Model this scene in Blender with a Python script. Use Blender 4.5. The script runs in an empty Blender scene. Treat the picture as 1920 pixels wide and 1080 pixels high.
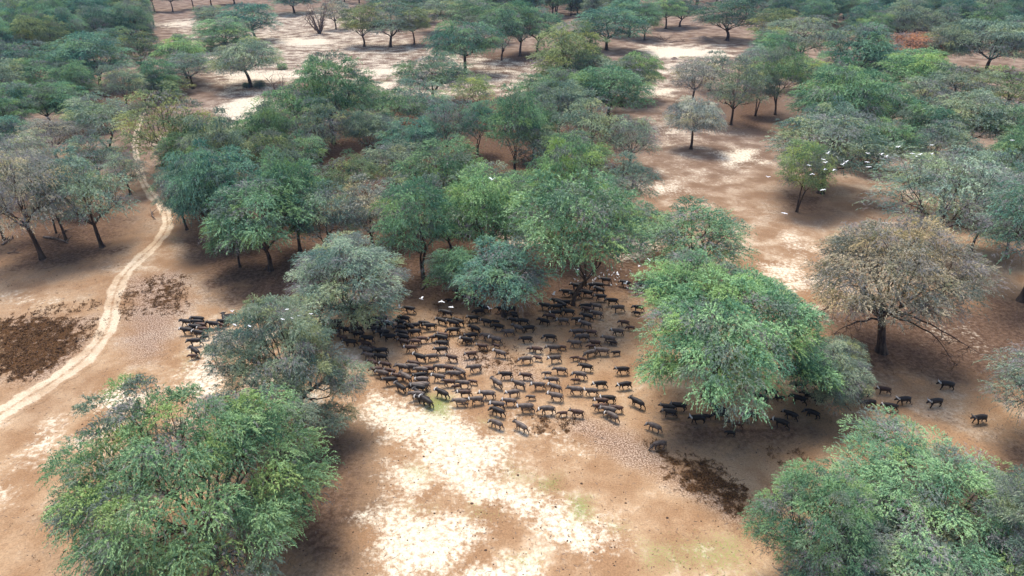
import bpy, math, random
import numpy as np
from mathutils import Vector

# ------------------------------------------------------------------ camera, world, sun, exposure
SC = bpy.context.scene
COL = SC.collection
CAM_H = 65.0
PITCH = math.radians(28.0)
FPX = 1280.0                      # focal length in photo pixels (1920 wide)
cam_d = bpy.data.cameras.new('camera')
cam = bpy.data.objects.new('camera', cam_d)
COL.objects.link(cam)
cam.location = (0, 0, CAM_H)
cam.rotation_euler = (math.radians(90) - PITCH, 0, 0)
cam_d.sensor_width = 36.0
cam_d.lens = 36.0 * FPX / 1920.0
cam_d.clip_start = 0.5
cam_d.clip_end = 20000
SC.camera = cam

SUN_EL = math.radians(66)
SUN_ROT = math.radians(-20)        # sun a little behind the far forest, shade falls towards us
world = bpy.data.worlds.new('World')
SC.world = world
world.use_nodes = True
wn = world.node_tree.nodes
wl = world.node_tree.links
bg = wn['Background']
sky = wn.new('ShaderNodeTexSky')
sky.sky_type = 'NISHITA'
sky.sun_disc = False
sky.sun_elevation = SUN_EL
sky.sun_rotation = SUN_ROT
sky.air_density = 1.0
sky.dust_density = 2.0
sky.ozone_density = 1.0
wl.new(sky.outputs[0], bg.inputs['Color'])
bg.inputs['Strength'].default_value = 0.13

sun_d = bpy.data.lights.new('sun', 'SUN')
sun = bpy.data.objects.new('sun', sun_d)
COL.objects.link(sun)
sun_d.energy = 2.6
sun_d.angle = math.radians(20)
sun_d.color = (1.0, 0.95, 0.87)
_dir = Vector((math.sin(SUN_ROT) * math.cos(SUN_EL), math.cos(SUN_ROT) * math.cos(SUN_EL), math.sin(SUN_EL)))
sun.rotation_euler = _dir.to_track_quat('Z', 'Y').to_euler()

SC.view_settings.view_transform = 'Standard'
SC.view_settings.look = 'None'
SC.view_settings.exposure = 1.12
SC.view_settings.gamma = 1.0
SC.render.engine = 'CYCLES'
SC.cycles.max_bounces = 6
SC.cycles.diffuse_bounces = 3
SC.cycles.transmission_bounces = 3
SC.cycles.volume_bounces = 0

rng = np.random.default_rng(7)
random.seed(7)

# ------------------------------------------------------------------ photo pixel -> place on the ground
CP, SP = math.cos(PITCH), math.sin(PITCH)

def at(px, py, z=0.0):
    u, v = (px - 960.0) / FPX, (py - 540.0) / FPX
    dy = CP - v * SP
    dz = -SP - v * CP
    t = (z - CAM_H) / dz
    return (u * t, dy * t, z)

def proj(x, y, z):
    zc = z - CAM_H
    depth = y * CP - zc * SP
    up = y * SP + zc * CP
    return 960 + FPX * x / depth, 540 - FPX * up / depth, depth

# ------------------------------------------------------------------ helpers
def mesh_np(name, verts, quads=None, tris=None, attrs=None, mat_idx=None, smooth=False):
    me = bpy.data.meshes.new(name)
    verts = np.asarray(verts, dtype=np.float32).reshape(-1, 3)
    loops, starts, n = [], [], 0
    if quads is not None and len(quads):
        q = np.asarray(quads, dtype=np.int32).reshape(-1, 4)
        loops.append(q.ravel()); starts.append(np.arange(len(q)) * 4); n = len(q) * 4
    if tris is not None and len(tris):
        t = np.asarray(tris, dtype=np.int32).reshape(-1, 3)
        loops.append(t.ravel()); starts.append(n + np.arange(len(t)) * 3)
    loops = np.concatenate(loops); starts = np.concatenate(starts).astype(np.int32)
    me.vertices.add(len(verts)); me.vertices.foreach_set('co', verts.ravel())
    me.loops.add(len(loops)); me.loops.foreach_set('vertex_index', loops)
    me.polygons.add(len(starts)); me.polygons.foreach_set('loop_start', starts)
    me.update(calc_edges=True)
    if smooth:
        me.polygons.foreach_set('use_smooth', np.ones(len(starts), dtype=bool))
    if mat_idx is not None:
        me.polygons.foreach_set('material_index', np.asarray(mat_idx, dtype=np.int32))
    for k, v in (attrs or {}).items():
        a = me.attributes.new(k, 'FLOAT', 'POINT')
        a.data.foreach_set('value', np.asarray(v, dtype=np.float32))
    me.validate()
    return me

def link(name, me, parent=None, loc=None, rz=0.0, scale=None, color=None):
    o = bpy.data.objects.new(name, me)
    COL.objects.link(o)
    if parent is not None: o.parent = parent
    if loc is not None: o.location = loc
    o.rotation_euler = (0, 0, rz)
    if scale is not None: o.scale = scale
    if color is not None: o.color = (*color, 1)
    return o

def tag(o, label=None, cat=None, group=None, kind=None):
    if label: o['label'] = label
    if cat: o['category'] = cat
    if group: o['group'] = group
    if kind: o['kind'] = kind
    return o

def tube(pts, radii, sides=6):
    """one tapering tube through pts; returns verts, quads"""
    pts = np.asarray(pts, float); radii = np.asarray(radii, float)
    n = len(pts)
    tan = np.gradient(pts, axis=0)
    tan /= np.linalg.norm(tan, axis=1)[:, None] + 1e-9
    ref = np.where(np.abs(tan[:, 2:3]) > 0.9, np.array([[1., 0, 0]]), np.array([[0, 0, 1.]]))
    if abs(tan[:, 2]).mean() > 0.7: ref = np.tile([1., 0, 0], (n, 1))
    a = np.cross(tan, ref); a /= np.linalg.norm(a, axis=1)[:, None] + 1e-9
    b = np.cross(tan, a)
    th = np.arange(sides) * 2 * math.pi / sides
    ring = (a[:, None, :] * np.cos(th)[None, :, None] + b[:, None, :] * np.sin(th)[None, :, None]) * radii[:, None, None]
    v = (pts[:, None, :] + ring).reshape(-1, 3)
    i = np.arange(n - 1)[:, None] * sides; j = np.arange(sides)[None, :]; j2 = (j + 1) % sides
    q = np.stack([i + j, i + j2, i + sides + j2, i + sides + j], -1).reshape(-1, 4)
    return v, q

class MB:
    def __init__(s): s.v = []; s.q = []; s.n = 0
    def add(s, v, q):
        s.v.append(v); s.q.append(q + s.n); s.n += len(v)
    def arrays(s): return np.concatenate(s.v), np.concatenate(s.q)
    def mesh(s, name, smooth=True):
        v, q = s.arrays(); return mesh_np(name, v, q, smooth=smooth)

# ------------------------------------------------------------------ materials
def nodes(name):
    m = bpy.data.materials.new(name); m.use_nodes = True
    nt = m.node_tree; nt.nodes.clear()
    out = nt.nodes.new('ShaderNodeOutputMaterial')
    return m, nt, out

def N(nt, typ, **kw):
    n = nt.nodes.new(typ)
    for k, v in kw.items(): setattr(n, k, v)
    return n

def mixc(nt, fac, a, b, blend='MIX'):
    n = nt.nodes.new('ShaderNodeMix'); n.data_type = 'RGBA'; n.blend_type = blend
    for s, val in ((0, fac), (6, a), (7, b)):
        if isinstance(val, (int, float)): n.inputs[s].default_value = val
        elif isinstance(val, tuple): n.inputs[s].default_value = (*val, 1)
        else: nt.links.new(val, n.inputs[s])
    return n.outputs[2]

def mth(nt, op, a, b=None, c=None, clamp=False):
    n = nt.nodes.new('ShaderNodeMath'); n.operation = op; n.use_clamp = clamp
    for i, val in enumerate((a, b, c)):
        if val is None: continue
        if isinstance(val, (int, float)): n.inputs[i].default_value = val
        else: nt.links.new(val, n.inputs[i])
    return n.outputs[0]

def smooth_rng(nt, x, lo, hi, a=0.0, b=1.0):
    n = nt.nodes.new('ShaderNodeMapRange'); n.interpolation_type = 'SMOOTHSTEP'
    nt.links.new(x, n.inputs[0])
    n.inputs[1].default_value = lo; n.inputs[2].default_value = hi
    n.inputs[3].default_value = a; n.inputs[4].default_value = b
    return n.outputs[0]

def noise(nt, vec, scale, detail=4, rough=0.55, dist=0.0):
    n = nt.nodes.new('ShaderNodeTexNoise')
    nt.links.new(vec, n.inputs['Vector'])
    n.inputs['Scale'].default_value = scale; n.inputs['Detail'].default_value = detail
    n.inputs['Roughness'].default_value = rough; n.inputs['Distortion'].default_value = dist
    return n.outputs[0]

def attr(nt, name):
    n = nt.nodes.new('ShaderNodeAttribute'); n.attribute_name = name
    return n.outputs['Fac']

def ground_material():
    m, nt, out = nodes('bare_ground')
    geo = N(nt, 'ShaderNodeNewGeometry'); P = geo.outputs['Position']
    big = noise(nt, P, 0.025, 4)
    mid = noise(nt, P, 0.14, 5, 0.6)
    fine = noise(nt, P, 1.3, 6, 0.68)
    grit = noise(nt, P, 4.5, 4, 0.7)
    near = attr(nt, 'near')
    col = mixc(nt, smooth_rng(nt, mid, 0.35, 0.65), (0.330, 0.195, 0.105), (0.470, 0.318, 0.190))
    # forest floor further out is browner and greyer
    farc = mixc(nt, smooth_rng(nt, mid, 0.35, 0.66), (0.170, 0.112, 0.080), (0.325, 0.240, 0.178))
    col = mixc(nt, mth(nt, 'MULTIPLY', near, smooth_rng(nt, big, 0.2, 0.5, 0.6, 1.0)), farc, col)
    litter = attr(nt, 'litter')
    lf = smooth_rng(nt, mth(nt, 'ADD', litter, mth(nt, 'MULTIPLY', mth(nt, 'SUBTRACT', mid, 0.5), 0.9)), 0.3, 0.75)
    col = mixc(nt, lf, col, mixc(nt, smooth_rng(nt, fine, 0.35, 0.65), (0.088, 0.052, 0.034), (0.172, 0.108, 0.072)))
    # pale sand
    sand = attr(nt, 'sand')
    edge = mth(nt, 'ADD', mth(nt, 'MULTIPLY', mth(nt, 'SUBTRACT', mid, 0.5), 1.1), mth(nt, 'MULTIPLY', mth(nt, 'SUBTRACT', fine, 0.5), 1.2))
    sf = smooth_rng(nt, mth(nt, 'ADD', sand, edge), 0.28, 0.72)
    bigsand = smooth_rng(nt, mth(nt, 'ADD', mth(nt, 'MULTIPLY', big, 0.5), mth(nt, 'ADD', mth(nt, 'MULTIPLY', mid, 0.6), mth(nt, 'MULTIPLY', fine, 0.2))), 0.66, 0.82, 0.0, 0.7)
    sf = mth(nt, 'MAXIMUM', sf, mth(nt, 'MULTIPLY', mth(nt, 'MULTIPLY', bigsand, near), mth(nt, 'SUBTRACT', 1.0, lf)))
    sandc = mixc(nt, smooth_rng(nt, fine, 0.32, 0.58), (0.50, 0.37, 0.24), (0.76, 0.66, 0.51))
    sandc = mixc(nt, smooth_rng(nt, grit, 0.58, 0.68, 0.0, 0.25), sandc, (0.45, 0.30, 0.18))
    col = mixc(nt, sf, col, sandc)
    # trampled litter: pale straw and dark crumbs mixed at a small scale
    straw = attr(nt, 'straw')
    st = smooth_rng(nt, mth(nt, 'ADD', straw, mth(nt, 'MULTIPLY', mth(nt, 'SUBTRACT', mid, 0.5), 0.8)), 0.3, 0.7)
    strc = mixc(nt, smooth_rng(nt, grit, 0.42, 0.60), (0.15, 0.085, 0.052), (0.50, 0.37, 0.28))
    col = mixc(nt, mth(nt, 'MULTIPLY', st, 0.85), col, strc)
    # burnt brown dry grass
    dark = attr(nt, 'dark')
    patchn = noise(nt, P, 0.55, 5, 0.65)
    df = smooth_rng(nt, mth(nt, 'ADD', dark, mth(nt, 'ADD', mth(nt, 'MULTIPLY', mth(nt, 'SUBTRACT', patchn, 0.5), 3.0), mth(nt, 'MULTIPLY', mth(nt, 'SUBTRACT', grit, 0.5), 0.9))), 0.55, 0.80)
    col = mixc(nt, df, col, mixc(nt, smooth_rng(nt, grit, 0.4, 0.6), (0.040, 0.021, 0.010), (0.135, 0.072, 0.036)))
    # green tinge
    green = attr(nt, 'green')
    gf = smooth_rng(nt, mth(nt, 'ADD', green, mth(nt, 'ADD', mth(nt, 'MULTIPLY', mth(nt, 'SUBTRACT', mid, 0.5), 0.6), mth(nt, 'MULTIPLY', mth(nt, 'SUBTRACT', grit, 0.5), 1.5))), 0.30, 0.78, 0, 0.85)
    col = mixc(nt, gf, col, (0.21, 0.27, 0.075))
    # wheel track
    tr = attr(nt, 'track')
    tf = smooth_rng(nt, mth(nt, 'ADD', tr, mth(nt, 'MULTIPLY', mth(nt, 'SUBTRACT', fine, 0.5), 1.5)), 0.25, 0.75)
    col = mixc(nt, mth(nt, 'MULTIPLY', tf, 0.88), col, mixc(nt, smooth_rng(nt, mid, 0.35, 0.6), (0.50, 0.36, 0.23), (0.70, 0.57, 0.41)))
    # crumbs and grain everywhere
    crumb = smooth_rng(nt, noise(nt, P, 2.3, 3, 0.7), 0.66, 0.75)
    col = mixc(nt, mth(nt, 'MULTIPLY', crumb, 0.32), col, (0.12, 0.06, 0.035))
    g2 = smooth_rng(nt, grit, 0.3, 0.7, 0.80, 1.16)
    col = mixc(nt, 1.0, col, g2, 'MULTIPLY')
    b = N(nt, 'ShaderNodeBsdfDiffuse'); nt.links.new(col, b.inputs[0]); b.inputs[1].default_value = 0.6
    bump = N(nt, 'ShaderNodeBump'); bump.inputs['Strength'].default_value = 0.6; bump.inputs['Distance'].default_value = 0.25
    nt.links.new(mth(nt, 'ADD', fine, mth(nt, 'MULTIPLY', grit, 0.4)), bump.inputs['Height'])
    nt.links.new(bump.outputs[0], b.inputs['Normal'])
    nt.links.new(b.outputs[0], out.inputs[0])
    return m

def foliage_material():
    m, nt, out = nodes('feathery_foliage')
    oi = N(nt, 'ShaderNodeObjectInfo')
    tc = N(nt, 'ShaderNodeTexCoord')
    tone = attr(nt, 'tone')
    off = N(nt, 'ShaderNodeVectorMath', operation='ADD')
    nt.links.new(tc.outputs['Object'], off.inputs[0])
    cr = N(nt, 'ShaderNodeCombineXYZ')
    for i, s in enumerate((37.0, 91.0, 53.0)):
        nt.links.new(mth(nt, 'MULTIPLY', oi.outputs['Random'], s), cr.inputs[i])
    nt.links.new(cr.outputs[0], off.inputs[1])
    n1 = noise(nt, off.outputs[0], 0.16, 3)
    base = oi.outputs['Color']
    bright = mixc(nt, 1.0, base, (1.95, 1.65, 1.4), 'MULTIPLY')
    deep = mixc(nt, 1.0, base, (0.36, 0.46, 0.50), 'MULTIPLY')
    c = mixc(nt, smooth_rng(nt, tone, 0.0, 0.45), deep, base)  # tone also carries the painted top-lit shading of leaf clumps
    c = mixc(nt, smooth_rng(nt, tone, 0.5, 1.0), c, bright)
    # some boughs are greyer, some yellower
    c = mixc(nt, smooth_rng(nt, n1, 0.56, 0.72, 0.0, 0.6), c, (0.20, 0.215, 0.21))
    c = mixc(nt, smooth_rng(nt, n1, 0.42, 0.28, 0.0, 0.40), c, (0.16, 0.20, 0.055))
    bough = attr(nt, 'bough')
    sw = N(nt, 'ShaderNodeMath', operation='FRACT')
    nt.links.new(mth(nt, 'ADD', bough, mth(nt, 'MULTIPLY', oi.outputs['Random'], 7.3)), sw.inputs[0])
    c = mixc(nt, smooth_rng(nt, sw.outputs[0], 0.80, 0.92, 0.0, 0.65), c, (0.170, 0.165, 0.185))
    c = mixc(nt, smooth_rng(nt, sw.outputs[0], 0.16, 0.06, 0.0, 0.55), c, mixc(nt, 1.0, base, (2.1, 1.55, 0.85), 'MULTIPLY'))
    c = mixc(nt, smooth_rng(nt, mth(nt, 'ABSOLUTE', mth(nt, 'SUBTRACT', sw.outputs[0], 0.45)), 0.10, 0.03, 0.0, 0.6), c, mixc(nt, 1.0, base, (0.40, 0.55, 0.62), 'MULTIPLY'))
    d = N(nt, 'ShaderNodeBsdfDiffuse'); nt.links.new(c, d.inputs[0])
    t = N(nt, 'ShaderNodeBsdfTranslucent'); nt.links.new(mixc(nt, 1.0, c, (1.0, 1.15, 0.7), 'MULTIPLY'), t.inputs[0])
    mx = N(nt, 'ShaderNodeMixShader'); mx.inputs[0].default_value = 0.22
    nt.links.new(d.outputs[0], mx.inputs[1]); nt.links.new(t.outputs[0], mx.inputs[2])
    nt.links.new(mx.outputs[0], out.inputs[0])
    return m

def simple_mat(name, c1, c2, scale, rough=0.9, coord='Object', stretch=None, use_obj=False, spec=0.2):
    m, nt, out = nodes(name)
    tc = N(nt, 'ShaderNodeTexCoord'); v = tc.outputs[coord]
    if stretch:
        mp = N(nt, 'ShaderNodeMapping'); mp.inputs['Scale'].default_value = stretch
        nt.links.new(v, mp.inputs[0]); v = mp.outputs[0]
    n = noise(nt, v, scale, 5, 0.65)
    c = mixc(nt, smooth_rng(nt, n, 0.35, 0.65), c1, c2)
    if use_obj:
        oi = N(nt, 'ShaderNodeObjectInfo'); c = mixc(nt, 1.0, c, oi.outputs['Color'], 'MULTIPLY')
    b = N(nt, 'ShaderNodeBsdfPrincipled'); nt.links.new(c, b.inputs['Base Color'])
    b.inputs['Roughness'].default_value = rough
    b.inputs['Specular IOR Level'].default_value = spec
    nt.links.new(b.outputs[0], out.inputs[0])
    return m

M_GROUND = ground_material()
M_LEAF = foliage_material()
M_TWIG = simple_mat('dry_grey_twigs', (0.20, 0.185, 0.185), (0.34, 0.315, 0.32), 0.8)
M_BARK = simple_mat('rough_bark', (0.030, 0.021, 0.016), (0.105, 0.070, 0.050), 1.6, stretch=(1, 1, 0.25))
M_DEAD = simple_mat('bleached_dead_wood', (0.07, 0.05, 0.04), (0.20, 0.15, 0.12), 1.4)
M_HIDE = simple_mat('dusty_buffalo_hide', (0.62, 0.60, 0.58), (1.25, 1.2, 1.15), 1.4, rough=0.62, use_obj=True, spec=0.35)
M_HORN = simple_mat('ridged_horn', (0.6, 0.6, 0.6), (1.1, 1.1, 1.1), 6.0, rough=0.6, use_obj=True, spec=0.4)
M_FEATHER = simple_mat('white_feathers', (0.62, 0.62, 0.63), (0.80, 0.80, 0.80), 8.0, rough=0.8)
M_STRAW = simple_mat('dry_brown_grass', (0.055, 0.028, 0.012), (0.19, 0.105, 0.050), 0.9)
M_GRASS = simple_mat('short_green_grass', (0.10, 0.16, 0.04), (0.24, 0.30, 0.09), 0.9)
M_DUNG = simple_mat('dark_dung', (0.03, 0.017, 0.010), (0.10, 0.06, 0.04), 2.0)

# ------------------------------------------------------------------ ground marks (traced on the ground)
def W(poly): return np.array([at(x, y)[:2] for x, y in poly])

SAND = [
 (1.0, [(700,735),(760,760),(830,770),(870,790),(900,812),(945,832),(950,882),(905,893),(930,912),(1000,930),(1062,948),(1078,975),(1132,990),(1155,1022),(1100,1038),(1040,1002),(1000,968),(930,948),(880,928),(838,902),(820,872),(790,842),(740,822),(715,792),(695,760)]),
 (0.95, [(735,868),(762,873),(802,910),(792,932),(745,932)]),
 (1.0, [(690,975),(760,963),(850,970),(932,985),(902,1012),(862,1045),(832,1082),(740,1082),(708,1030)]),
 (1.0, [(870,1062),(1000,1058),(1002,1090),(860,1090)]),
 (1.0, [(188,738),(235,716),(278,735),(262,766),(200,770)]),
 (0.8, [(138,824),(215,788),(232,800),(152,838)]),
 (0.85, [(42,874),(80,805),(102,792),(92,832),(62,878)]),
 (0.8, [(0,900),(25,918),(10,942),(-20,942)]),
 (1.0, [(350,706),(372,672),(402,655),(410,700),(385,745)]),
 (0.5, [(-10,552),(60,543),(112,568),(20,578)]),
 (1.0, [(400,208),(440,184),(505,184),(532,195),(505,214),(472,226),(452,248),(428,242),(422,216)]),
 (0.7, [(288,42),(372,38),(386,50),(300,53)]),
 (0.9, [(520,72),(622,71),(632,82),(570,90),(525,83)]),
 (0.95, [(670,131),(772,124),(772,139),(690,142)]),
 (0.95, [(700,160),(742,149),(742,176),(705,174)]),
 (0.7, [(395,142),(450,128),(560,132),(660,140),(560,150),(420,158)]),
 (0.7, [(380,120),(420,112),(420,132),(385,140)]),
 (0.95, [(1205,84),(1362,94),(1373,106),(1220,110)]),
 (0.9, [(1205,164),(1262,163),(1258,181),(1208,182)]),
 (0.9, [(1343,286),(1412,281),(1428,305),(1372,310)]),
 (0.6, [(1208,228),(1292,240),(1258,264),(1214,246)]),
 (0.6, [(1165,330),(1280,345),(1340,380),(1260,372),(1180,356)]),
 (0.85, [(1408,488),(1482,494),(1512,518),(1535,548),(1490,546),(1450,520)]),
 (0.75, [(1468,438),(1518,463),(1514,492),(1478,470)]),
 (0.7, [(1440,562),(1562,568),(1545,592),(1470,585)]),
 (0.75, [(1148,438),(1232,448),(1245,485),(1168,490)]),
 (0.65, [(930,440),(1010,430),(1040,455),(960,470)]),
 (0.55, [(455,705),(700,735),(705,765),(480,765)]),
 (0.5, [(1710,602),(1802,610),(1835,642),(1765,652)]),
 (0.42, [(300,36),(640,14),(820,90),(1060,120),(1040,170),(900,190),(700,190),(560,150),(520,240),(420,250),(390,180)]),
 (0.42, [(1180,80),(1400,80),(1380,130),(1180,190)]),
 (0.26, [(1180,190),(1420,250),(1440,330),(1300,400),(1500,440),(1560,560),(1480,600),(1390,480),(1180,370)]),
 (0.5, [(1240,1018),(1332,1022),(1345,1048),(1250,1048)]),
 (0.5, [(560,225),(640,215),(660,240),(580,250)]),
 (0.6, [(290,255),(345,250),(350,275),(300,285)]),
 (0.5, [(640,30),(700,28),(720,45),(650,45)]),
 (0.55, [(885,735),(1060,800),(1150,860),(1040,850),(960,810)]),
]
STRAW = [
 (0.9, [(1080,775),(1200,812),(1240,850),(1405,965),(1410,1010),(1250,905),(1150,865),(1060,812)]),
 (0.8, [(225,520),(345,498),(372,560),(350,610),(320,680),(240,690),(215,640)]),
 (0.6, [(660,590),(800,620),(930,640),(1060,700),(1040,760),(900,720),(800,690),(700,650)]),
 (0.7, [(-20,585),(190,585),(190,660),(60,735),(-20,735)]),
 (0.5, [(1400,830),(1520,840),(1530,880),(1420,880)]),
 (0.6, [(990,770),(1090,775),(1100,825),(990,820)]),
]
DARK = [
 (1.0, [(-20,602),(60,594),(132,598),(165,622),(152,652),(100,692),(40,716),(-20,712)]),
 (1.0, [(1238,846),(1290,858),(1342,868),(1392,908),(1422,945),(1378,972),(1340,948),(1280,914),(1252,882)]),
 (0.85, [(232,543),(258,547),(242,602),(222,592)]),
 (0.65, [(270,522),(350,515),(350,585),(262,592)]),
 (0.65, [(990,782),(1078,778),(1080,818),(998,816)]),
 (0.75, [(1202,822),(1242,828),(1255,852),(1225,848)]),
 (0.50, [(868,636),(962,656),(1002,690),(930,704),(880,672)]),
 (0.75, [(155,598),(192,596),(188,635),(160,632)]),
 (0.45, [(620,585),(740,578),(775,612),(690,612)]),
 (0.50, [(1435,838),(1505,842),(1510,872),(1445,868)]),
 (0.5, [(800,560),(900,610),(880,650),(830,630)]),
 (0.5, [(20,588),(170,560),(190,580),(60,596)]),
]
GREEN = [
 (0.95, [(798,738),(842,748),(838,784),(798,772)]),
 (0.50, [(938,838),(988,880),(1052,898),(1042,922),(990,912),(928,900)]),
 (0.85, [(1068,932),(1102,932),(1108,972),(1078,974)]),
 (0.60, [(755,862),(802,880),(802,904),(758,884)]),
 (0.65, [(878,942),(945,960),(930,978),(878,972)]),
 (0.60, [(1138,978),(1178,982),(1178,1002),(1142,1002)]),
 (0.60, [(215,700),(256,696),(252,722),(215,720)]),
 (0.55, [(340,662),(366,664),(366,706),(342,700)]),
 (0.55, [(765,948),(822,944),(822,966),(768,966)]),
 (0.65, [(895,783),(928,783),(926,797),(895,797)]),
 (0.75, [(1008,902),(1052,888),(1052,920),(1010,922)]),
 (0.6, [(940,1040),(1010,1042),(1010,1062),(950,1060)]),
 (0.45, [(1180,1000),(1420,980),(1420,1090),(1180,1090)]),
 (0.5, [(170,770),(240,780),(180,810)]),
 (0.5, [(1480,640),(1560,650),(1530,690)]),
 (0.5, [(700,150),(735,146),(735,154),(702,158)]),
 (0.5, [(318,400),(330,430),(322,470),(312,440)]),
]
LITTER = [ (0.55, [(620,560),(1200,530),(1230,700),(1120,700),(1000,660),(850,640),(700,640)]), (0.55, [(1560,740),(1980,750),(1980,860),(1640,840)]), (0.45, [(20,440),(300,470),(200,600),(-40,560)]),   # leaf-covered soil of the old woodland
 (0.75, [(-60,360),(280,380),(300,430),(250,480),(200,520),(-60,540)]),
 (0.9, [(380,215),(930,180),(1200,250),(1190,330),(360,345)]),
 (0.95, [(340,330),(1180,320),(1240,480),(1220,560),(1000,600),(820,590),(640,560),(560,590),(420,580),(330,500)]),
 (0.9, [(1210,760),(1560,770),(1600,830),(1440,860),(1260,850)]),
 (0.9, [(1500,560),(1990,540),(1990,760),(1720,720),(1560,740)]),
 (0.9, [(450,840),(620,780),(700,800),(720,900),(690,1090),(420,1090)]),
 (0.8, [(1320,160),(1500,170),(1480,270),(1330,240)]),
 (0.7, [(640,80),(830,75),(840,118),(660,112)]),
 (0.7, [(780,90),(1060,95),(1050,130),(960,160),(870,150)]),
 (0.8, [(1420,360),(1560,330),(1600,420),(1450,420)]),
 (0.7, [(1440,620),(1560,640),(1560,800),(1430,800)]),
 (0.8, [(120,180),(300,160),(300,250),(130,260)]),
 (0.7, [(385,150),(560,146),(560,182),(400,184)]),
 (0.8, [(1640,860),(2000,760),(2000,1200),(1560,1200)]),
 (0.6, [(0,960),(120,930),(240,1100),(40,1100)]),
]
TRACK = [(-90,830,64),(0,776,52),(62,738,46),(122,700,42),(172,658,38),(203,612,31),(212,565,28),(229,522,26),(262,486,25),(294,455,23),(313,425,20),(311,400,18),(301,384,17),(284,366,16),(266,335,14),(257,300,12),(254,265,10.5),(262,230,9),(276,192,8),(290,172,7),(320,150,6)]

def sdist(pts, poly):
    """signed distance, + inside, in metres"""
    x, y = pts[:, 0], pts[:, 1]
    d = np.full(len(pts), 1e9); inside = np.zeros(len(pts), bool)
    for i in range(len(poly)):
        a, b = poly[i - 1], poly[i]
        ab = b - a
        t = np.clip(((x - a[0]) * ab[0] + (y - a[1]) * ab[1]) / (ab @ ab), 0, 1)
        d = np.minimum(d, np.hypot(x - a[0] - t * ab[0], y - a[1] - t * ab[1]))
        c = ((a[1] > y) != (b[1] > y))
        with np.errstate(divide='ignore', invalid='ignore'):
            xi = (b[0] - a[0]) * (y - a[1]) / (b[1] - a[1]) + a[0]
        inside ^= c & (x < xi)
    return np.where(inside, d, -d)

def mask(pts, items, soft):
    out = np.zeros(len(pts))
    for w, poly in items:
        p = W(poly); k = soft * (1 + 0.006 * p[:, 1].mean())
        lo, hi = p.min(0) - 2 * k, p.max(0) + 2 * k
        sel = np.where((pts[:, 0] > lo[0]) & (pts[:, 0] < hi[0]) & (pts[:, 1] > lo[1]) & (pts[:, 1] < hi[1]))[0]
        if not len(sel): continue
        d = sdist(pts[sel], p)
        out[sel] = np.maximum(out[sel], w * np.clip(0.5 + d / (2 * k), 0, 1))
    return out

def track_line():
    P = np.array([at(x, y)[:2] for x, y, w in TRACK])
    wd = []
    for x, y, w in TRACK:
        wd.append(w / (FPX / proj(*at(x, y))[2]))
    t = np.linspace(0, len(P) - 1, 260)
    # Catmull-Rom
    out = []
    for u in t:
        i = min(int(u), len(P) - 2); f = u - i
        p0, p1, p2, p3 = P[max(i - 1, 0)], P[i], P[i + 1], P[min(i + 2, len(P) - 1)]
        out.append(0.5 * (2 * p1 + (p2 - p0) * f + (2 * p0 - 5 * p1 + 4 * p2 - p3) * f * f + (3 * p1 - p0 - 3 * p2 + p3) * f ** 3))
    return np.array(out), np.interp(t, np.arange(len(P)), wd)

def all_masks(pts, track=None):
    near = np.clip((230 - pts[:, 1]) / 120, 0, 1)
    return dict(sand=mask(pts, SAND, 3.6), straw=mask(pts, STRAW, 4.0), dark=mask(pts, DARK, 2.0),
                green=mask(pts, GREEN, 2.0), litter=mask(pts, LITTER, 7.0), near=near,
                track=np.zeros(len(pts)) if track is None else track)

def build_ground():
    ys = [-80, -40, 0, 25]
    y = 38.0
    while y < 9000:
        ys.append(y); y *= 1.0072 if y < 900 else 1.06
    ys = np.array(ys)
    ncol = 430
    u = np.linspace(-1, 1, ncol)
    half = np.maximum(ys * 0.95, 0) + 90
    X = u[None, :] * half[:, None]; Y = np.repeat(ys[:, None], ncol, 1)
    pts = np.stack([X.ravel(), Y.ravel()], 1)
    z = 0.10 * np.sin(pts[:, 0] * 0.11 + 1.3) * np.sin(pts[:, 1] * 0.09) * (pts[:, 1] > 40)
    r = np.arange(len(ys) - 1)[:, None] * ncol; c = np.arange(ncol - 1)[None, :]
    q = np.stack([r + c, r + c + 1, r + ncol + c + 1, r + ncol + c], -1).reshape(-1, 4)
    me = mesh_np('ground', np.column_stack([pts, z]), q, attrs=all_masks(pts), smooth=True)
    me.materials.append(M_GROUND)
    tag(link('ground', me), kind='structure')

def gz(x, y):
    return 0.10 * np.sin(x * 0.11 + 1.3) * np.sin(y * 0.09)

def build_track():
    line, wd = track_line()
    tan = np.gradient(line, axis=0); tan /= np.linalg.norm(tan, axis=1)[:, None]
    nor = np.stack([-tan[:, 1], tan[:, 0]], 1)
    K = 21
    v = np.linspace(-1, 1, K)
    prof = np.exp(-((np.abs(v) - 0.42) / 0.30) ** 2) * 1.0 + 0.26 * np.exp(-(v / 0.3) ** 2)
    prof[0] = prof[-1] = 0
    w = wd[:, None] * 0.74 * (1 + 0.13 * np.sin(np.arange(len(wd)) * 0.31) + 0.09 * np.sin(np.arange(len(wd)) * 0.83 + 1))[:, None]
    pts = (line[:, None, :] + nor[:, None, :] * (v[None, :, None] * w[:, :, None])).reshape(-1, 2)
    tr = np.tile(prof, (len(line), 1)).ravel()
    dip = -0.0 * tr
    i = np.arange(len(line) - 1)[:, None] * K; j = np.arange(K - 1)[None, :]
    q = np.stack([i + j, i + j + 1, i + K + j + 1, i + K + j], -1).reshape(-1, 4)
    zz = gz(pts[:, 0], pts[:, 1]) + 0.03 + dip
    me = mesh_np('dirt_track', np.column_stack([pts, zz]), q, attrs=all_masks(pts, tr), smooth=True)
    me.materials.append(M_GROUND)
    tag(link('dirt_track', me), kind='structure')

build_ground()
build_track()

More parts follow.
